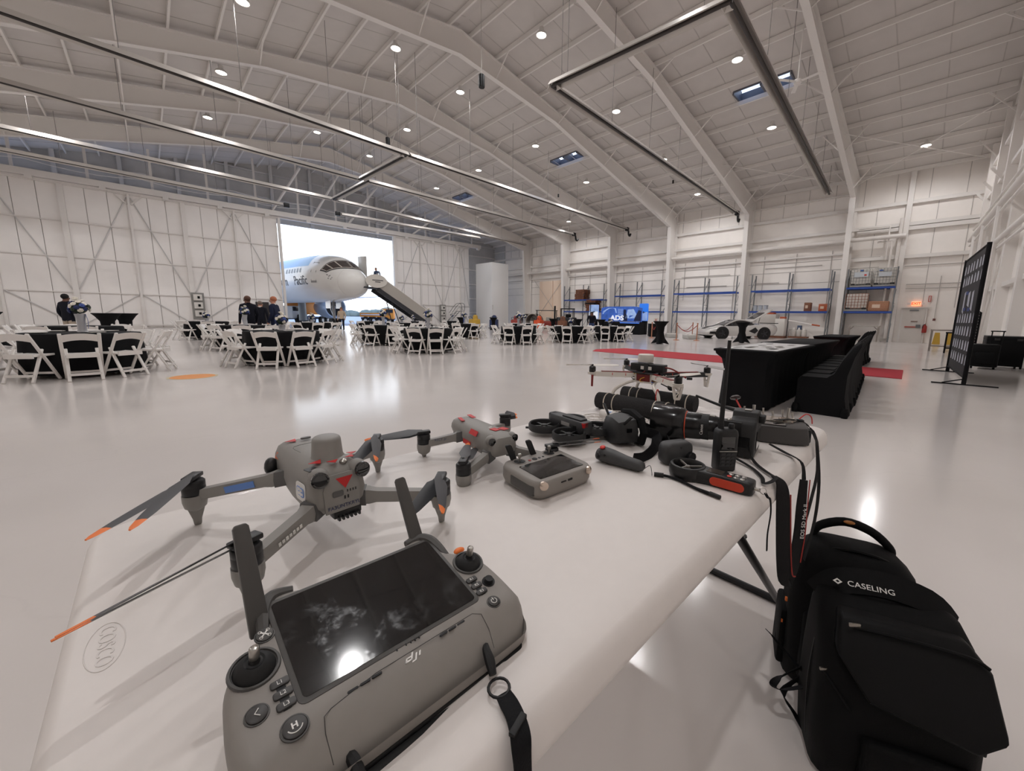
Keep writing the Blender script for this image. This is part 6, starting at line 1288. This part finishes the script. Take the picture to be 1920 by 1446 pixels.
text('lens_brand', 'Canon', .012, icw, ln, M.Translation(LA + dL * .05 + V((-.041, 0, .0))) @ M.Rotation(-PI / 2, 4, 'Z') @ M.Rotation(PI / 2, 4, 'X') @ M.Rotation(PI / 2, 4, 'Z'), .0006)
cs = thing('camera_strap', 'wide black camera strap with red edging hanging off the table', 'strap', (0, 0, 0))
stp = mat('strap_black', (26, 25, 26), .7, bump=.3, scale=300); sred = mat('strap_red', (150, 40, 34), .7)
tp_ = [(1.155, .335, .84), (1.14, .31, .80), (1.1, .275, .796), (1.065, .24, .797)]; part('thin_strap', MB().strip(tp_, .012, .0016, [(.5, .2, 1)] * 4), stp, cs)
wide = [(1.065, .24, .797), (1.055, .222, .79), (1.05, .213, .76), (1.05, .205, .68), (1.065, .2, .6), (1.09, .196, .535), (1.12, .194, .515)]
wn = [(0, -.2, 1), (-.3, -.8, .7), (-.55, -.83, .2), (-.5, -.86, .1), (-.5, -.86, .1), (-.55, -.8, .2), (-.6, -.6, .5)]
part('wide_strap', MB().strip(wide, [.016, .03, .036, .04, .042, .044, .044], .003, wn), stp, cs); part('red_edge', MB().tube([V(q) + V((.02, -.012, .0)) for q in wide[2:]], .0018, 5), sred, cs)
up_ = [(1.12, .194, .515), (1.16, .192, .54), (1.195, .195, .61), (1.21, .2, .68), (1.23, .205, .75), (1.245, .218, .793), (1.29, .27, .797), (1.3, .315, .81)]
part('wide_strap', MB().strip(up_[:5], [.044, .034, .03, .028, .022], .003, (-.65, -.75, .1)), stp, cs); part('thin_strap', MB().strip(up_[4:], .012, .0016, [(-.6, -.7, .2), (0, -.6, .8), (0, 0, 1), (0, 0, 1)]), stp, cs); part('red_edge', MB().tube([V(q) + V((.013, -.012, 0)) for q in up_[1:5]], .0016, 5), sred, cs)
text('strap_lettering', 'EOS 5D Mark II', .015, icw, cs, M((V((.12, -.1, .985)).normalized(), V((-.7, .7, .16)).normalized(), V((-.7, -.71, .02)).normalized())).transposed().to_4x4() if False else (M.Translation((1.2, .188, .645)) @ M((V((.1, .03, 1)).normalized(), V((-.73, .68, .05)).normalized(), V((-.68, -.73, .08)).normalized())).transposed().to_4x4()), .0006)
part('loop_strap', MB().strip([(1.12, .35, .80), (1.09, .3, .796), (1.04, .26, .796), (1.0, .245, .797), (1.02, .235, .797), (1.06, .232, .797)], .009, .0016, (0, 0, 1)), stp, cs)
# ---------------------------------------------------------------- walkie talkie
wt = thing('two_way_radio', 'black two way radio standing upright with long antenna', 'radio', (1.035, .352, ZT), math.radians(-42))
part('body', MB().loft([[V((x * k, y * k, z)) for x, y in rrect(.052, .036, .008, 3)] for z, k in ((0, .9), (.004, 1), (.05, 1.02), (.1, 1.03), (.108, .96), (.112, .8))]), cb_, wt, smooth=True, angle=50)
part('display', MB().box((-.002, -.0185, .078), (.036, .003, .034)), lensm, wt, bevel=.001); part('trim_line', MB().box((0, -.0192, .056), (.046, .002, .002)), chrm, wt); part('keypad', MB().box((0, -.0188, .034), (.042, .002, .038)), mblk, wt)
for r_ in range(4):
    for c_ in range(3): part('key', MB().prism(rrect(.0095, .006, .002, 2, -.013 + .013 * c_, .02 + .0095 * r_), .0195, .0212, TR((0, 0, 0), PI / 2, 0, 0)), mat('key_grey', (44, 44, 46), .5), wt)
part('antenna', MB().cyl((-.014, .002, .108), (-.014, .002, .128), .0075, .007, n=12).cyl((-.014, .002, .126), (-.012, .001, .34), .0062, .0042, n=12), rbl, wt, smooth=True); part('volume_knob', MB().lathe([(.007, 0), (.0075, .012), (.006, .014), (0, .014)], 12, (.014, .002, .11)), rbl, wt, smooth=True); part('talk_key', MB().box((.027, 0, .075), (.003, .018, .035)), rdk, wt, bevel=.001)
# ---------------------------------------------------------------- anemometer
an = thing('anemometer', 'black handheld wind meter with vane ring and orange side panel', 'meter', (.925, .335, ZT), math.radians(-86))
ab = mat('meter_black', (22, 22, 23), .38)
part('vane_ring', MB().lathe([(.031, .0), (.041, .002), (.044, .01), (.044, .026), (.041, .033), (.036, .034), (.033, .03), (.033, .004)], 34, (-.062, 0, 0)), ab, an, smooth=True); part('ring_floor', MB().lathe([(.034, .002), (0, .002)], 24, (-.062, 0, .001)), rbl, an)
for k in range(3): a = k * 2 * PI / 3 + .4; part('vane_strut', MB().bar((-.062, 0, .026), (-.062 + .034 * math.cos(a), .034 * math.sin(a), .03), .003, .004), mat('vane_grey', (120, 116, 110), .5), an)
part('vane_hub', MB().lathe([(.007, 0), (.006, .01), (0, .012)], 12, (-.062, 0, .018)), mat('vane_grey', (120, 116, 110), .5), an, smooth=True)
part('handle', MB().loft([[V((x, y * w_, z)) for y, z in ((-1, .004), (-1, .024), (-.8, .031), (.8, .031), (1, .024), (1, .004), (.8, .0), (-.8, .0))] for x, w_ in ((-.03, .03), (-.01, .024), (.02, .023), (.075, .024), (.086, .02), (.09, .012))]), ab, an, bevel=.002)
part('orange_panel', MB().prism(rrect(.075, .02, .0098, 5, .037, .0155), .0, .0012, TR((0, -.0238, 0), PI / 2, 0, 0)), mat('meter_orange', (186, 58, 32), .55), an, label='orange rubber side panel'); part('display', MB().box((.005, 0, .0315), (.036, .026, .001)), mat('lcd_dark', (60, 52, 46), .2), an)
for k in range(6): part('key', MB().ball((.038 + .014 * (k // 2), -.008 + .016 * (k % 2), .0315), (.0055, .0055, .002), 10, 6), mat('key_red_soft', (196, 60, 52), .5) if k == 0 else chrm, an, smooth=True)
part('ring_pin', MB().cyl((.09, 0, .014), (.102, 0, .014), .004, n=10), chrm, an); part('split_ring', MB().tube([(.107 + .007 * math.cos(a), .003 * math.sin(2 * a), .014 + .007 * math.sin(a)) for a in [2 * PI * i / 14 for i in range(14)]], .0009, 5, True), chrm, an)
part('wrist_cord', MB().strip([(.112, 0, .012), (.118, -.002, .004), (.124, -.004, .0), (.128, -.006, -.03), (.126, -.004, -.08), (.128, -.002, -.12)], .007, .0022, [(0, 0, 1), (0, 0, 1), (.7, 0, .7), (1, 0, 0), (1, 0, 0), (1, 0, 0)]), stm, an)
# ---------------------------------------------------------------- model aircraft transmitter
tx = thing('radio_transmitter', 'dark radio transmitter with chrome switches and folded antenna', 'controller', (1.47, .36, ZT), math.radians(-68))
txg = mat('tx_grey', (60, 58, 57), .45)
part('case', MB().loft([[V((x, y, z)) for x, y in ((-.1, -.085), (-.06, -.1), (.06, -.1), (.1, -.085), (.108, .0), (.09, .075), (-.09, .075), (-.108, .0))] for z in (.002, .02)] + [[V((x * .95, y * .95, z)) for x, y in ((-.1, -.085), (-.06, -.1), (.06, -.1), (.1, -.085), (.108, .0), (.09, .075), (-.09, .075), (-.108, .0))] for z in (.048, .056)]), txg, tx, bevel=.004)
part('face_plate', MB().prism(rrect(.13, .07, .01, 3, 0, .01), .056, .06), mat('tx_chrome', (190, 180, 170), .2, metal=.9), tx); part('lcd', MB().prism(rrect(.07, .035, .003, 2, 0, -.06), .056, .059), lensm, tx)
for sx in (-1, 1):
    w2 = part('gimbal_ring', MB().lathe([(.026, .058), (.026, .063), (.02, .061), (.02, .056)], 22, (sx * .05, .01, 0)), mat('tx_chrome', (190, 180, 170), .2, metal=.9), tx, smooth=True); part('stick', MB().cyl((sx * .05, .01, .058), (sx * .052, .014, .1), .004, .005, n=10), chrm, w2, smooth=True)
    part('side_grip', MB().box((sx * .1, -.02, .028), (.014, .1, .045)), rbl, tx, bevel=.006)
for k in range(6): part('toggle_switch', MB().cyl((-.075 + .03 * k, .062, .055), (-.077 + .03 * k, .068, .082 - .008 * (k % 2)), .0028, .0038, n=8), chrm, tx, smooth=True)
for k in range(5): part('trim_key', MB().box((-.05 + .025 * k, -.025, .061), (.012, .006, .004)), chrm, tx)
part('antenna', MB().tube([(-.05, .05, .055), (-.089, .067, .06), (-.156, .1, .07), (-.244, .149, .09)], [.0075, .007, .0055, .0045], 10), rbl, tx, smooth=True)
part('video_antenna', MB().cyl((-.078, .075, .055), (-.102, .125, .093), .003, n=8), mat('tie_red', (190, 50, 44), .5), tx); part('antenna_cap', MB().lathe([(.006, -.004), (.017, .0), (.019, .006), (.012, .012), (0, .013)], 18, (-.104, .129, .095), (-.2, .4, 1)), mat('cap_dark', (52, 40, 38), .35), tx, smooth=True); part('antenna_plug', MB().tube([(.09, .05, .055), (.111, .057, .075), (.13, .07, .065), (.136, .075, .04)], .002, 5), mat('tie_red', (190, 50, 44), .5), tx)
nk = thing('transmitter_strap', 'thin black neck strap draped from the transmitter over the edge', 'strap', (0, 0, 0))
part('webbing', MB().strip([(1.44, .34, .855), (1.52, .29, .85), (1.56, .26, .82), (1.52, .235, .797), (1.475, .222, .785), (1.42, .205, .72), (1.33, .198, .66), (1.26, .195, .62)], .013, .0018, [(0, 0, 1)] * 3 + [(.1, -.5, .8), (-.5, -.8, .3), (-.5, -.85, .1), (-.5, -.85, .1), (-.5, -.85, .1)]), stp, nk); part('webbing', MB().strip([(1.475, .222, .785), (1.44, .2, .68), (1.38, .19, .58), (1.27, .188, .5)], .012, .0018, (-.5, -.85, .1)), stp, nk); part('buckle', MB().box((1.53, .285, .848), (.02, .016, .006), .5), rbl, nk, bevel=.001)
# ---------------------------------------------------------------- backpacks on the floor
nyl = mat('nylon_black', (9, 9, 10), .7, bump=.35, scale=350, var=.1); nyl2 = mat('nylon_panel', (12, 12, 13), .5, bump=.2, scale=250); zipm = mat('zip_black', (10, 10, 11), .5); pull = mat('zip_pull', (150, 144, 136), .25, metal=.9)
def bag_shell(secs_def):
    secs = []
    for z, w_, y0, y1, r_ in secs_def: secs.append([V((x, y, z)) for x, y in rrect(w_, y1 - y0, r_, 4, 0, (y0 + y1) / 2)])
    return MB().loft(secs)
def zipper(par, pts, r_=.004): 
    z_ = part('zip_track', MB().tube(pts, r_, 6), zipm, par, smooth=True); return z_
b1 = thing('black_backpack', 'black backpack with white lettered top band and flat front pockets', 'backpack', (1.285, -.012, 0), math.radians(-66.6))
part('shell', bag_shell([(0, .29, -.1, .08, .04), (.015, .32, -.12, .095, .05), (.12, .335, -.125, .1, .05), (.25, .335, -.115, .1, .05), (.34, .33, -.09, .1, .05), (.4, .32, -.04, .1, .045), (.43, .3, .0, .1, .04), (.44, .26, .03, .09, .03)]), nyl, b1, smooth=True, angle=60)
part('upper_pocket', MB().loft([[V((x * k, y, z)) for x, z, y in ((-.125, .43, -.035), (.135, .425, -.035), (.168, .385, -.07), (.17, .285, -.15), (.12, .24, -.155), (-.08, .285, -.15), (-.14, .36, -.1))] + [V((0, 0, 0))] * 0 for k in (1,)] + [[V((x * .97, y + .05, z)) for x, z, y in ((-.125, .43, -.035), (.135, .425, -.035), (.168, .385, -.07), (.17, .285, -.15), (.12, .24, -.155), (-.08, .285, -.15), (-.14, .36, -.1))]]), nyl2, b1, bevel=.012, seg=3)
part('lower_pocket', MB().box((.03, -.128, .095), (.21, .035, .16)), nyl, b1, bevel=.014, seg=3)
z_ = zipper(b1, [(-.1, -.06, .415), (.0, -.06, .417), (.12, -.062, .412), (.155, -.07, .4)]); part('zip_pull', MB().box((-.1, -.066, .425), (.026, .005, .009), .25), pull, z_, bevel=.001)
z_ = zipper(b1, [(-.155, -.085, .29), (-.13, -.11, .265), (-.105, -.127, .235)]); part('zip_pull', MB().box((-.157, -.088, .297), (.02, .005, .007), .3), pull, z_, bevel=.001)
z_ = zipper(b1, [(.02, -.148, .13), (.12, -.148, .126)]); part('zip_pull', MB().box((.018, -.151, .118), (.008, .005, .026)), pull, z_, bevel=.001)
zipper(b1, [(-.158, -.04, .05), (-.168, -.035, .2), (-.16, -.02, .33), (-.14, .01, .405), (-.1, .03, .428), (.1, .03, .428), (.145, .01, .4), (.16, -.02, .33), (.168, -.04, .2)], .006)
lp = part('lid_band', MB().strip([(-.15, .06, .41), (-.1, .07, .455), (.0, .075, .468), (.1, .07, .45), (.15, .06, .405)], .07, .01, [(-.5, -.6, .8), (-.1, -.7, .9), (0, -.7, .9), (.1, -.7, .9), (.5, -.6, .8)]), nyl, b1)
TL = M.Translation((-.035, .047, .468)) @ M.Rotation(math.radians(38), 4, 'X'); text('lettering', 'CASELING', .02, icw, b1, TL, .0008, xs=1.15); part('diamond_mark', MB().prism([(-.011, 0), (0, -.008), (.011, 0), (0, .008)], 0, .0008, TL @ M.Translation((-.075, 0, 0))), icw, b1); part('diamond_inset', MB().prism([(-.005, 0), (0, -.0036), (.005, 0), (0, .0036)], .0008, .0012, TL @ M.Translation((-.075, 0, 0))), nyl, b1)
for pts in ([(-.165, .04, .18), (-.21, .05, .12), (-.235, .03, .1), (-.22, .0, .12), (-.17, .0, .15)], [(-.16, .05, .14), (-.2, .06, .06), (-.17, .04, .02), (-.15, 0, .01)], [(-.17, .06, .16), (-.23, .1, .2), (-.25, .1, .22)]): part('loose_strap', MB().strip(pts, .02, .002, (.3, .3, 1)), stm, b1)
part('side_strap', MB().strip([(.165, .02, .25), (.19, .0, .2), (.2, -.02, .16)], .022, .002, (.9, -.3, .3)), stm, b1); part('side_buckle', MB().box((.2, -.022, .155), (.008, .028, .03)), rbl, b1, bevel=.003)
b2 = thing('tall_backpack', 'tall black backpack with padded top handle behind the other', 'backpack', (1.515, .1, 0), math.radians(-72))
part('shell', bag_shell([(0, .29, -.09, .09, .05), (.02, .32, -.105, .1, .055), (.2, .33, -.11, .105, .06), (.36, .32, -.1, .1, .06), (.43, .29, -.085, .095, .055), (.465, .22, -.06, .08, .05), (.475, .15, -.04, .06, .03)]), nyl, b2, smooth=True, angle=60)
part('front_pocket', MB().box((.0, -.105, .16), (.25, .04, .24)), nyl, b2, bevel=.018, seg=3); part('side_pocket', MB().box((-.165, 0, .13), (.03, .13, .2)), nyl, b2, bevel=.012)
part('top_handle', MB().tube([(-.1, .045, .46), (-.085, .05, .5), (-.02, .052, .53), (.05, .052, .515), (.1, .048, .475), (.11, .045, .45)], [.008, .013, .014, .014, .012, .008], 10), nyl, b2, smooth=True); part('handle_badge', MB().ball((-.01, .04, .535), (.016, .008, .006), 12, 6), mat('badge_amber', (150, 96, 40), .5), b2, smooth=True)
zipper(b2, [(-.15, -.02, .3), (-.145, -.02, .38), (-.11, -.03, .445), (-.03, -.04, .478), (.05, -.04, .476), (.12, -.03, .44), (.145, -.02, .38)], .005)
for x, z in ((-.168, .27), (-.172, .19)): part('orange_tag', MB().box((x, -.06, z), (.006, .008, .012)), org, b2)
part('compression_strap', MB().strip([(-.17, -.05, .05), (-.18, -.02, .09), (-.17, .05, .1)], .02, .003, (-1, 0, 0)), stm, b2)

for nm_ in ('nylon_black', 'nylon_panel', 'stretch_black', 'tablecloth_black', 'webbing_black', 'strap_black', 'matt_black', 'case_black', 'foam_black', 'foam_grey', 'suit_navy', 'clothes_dark', 'zip_black'):
    if nm_ in MATS: MATS[nm_].node_tree.nodes['Principled BSDF'].inputs['Specular IOR Level'].default_value = .18
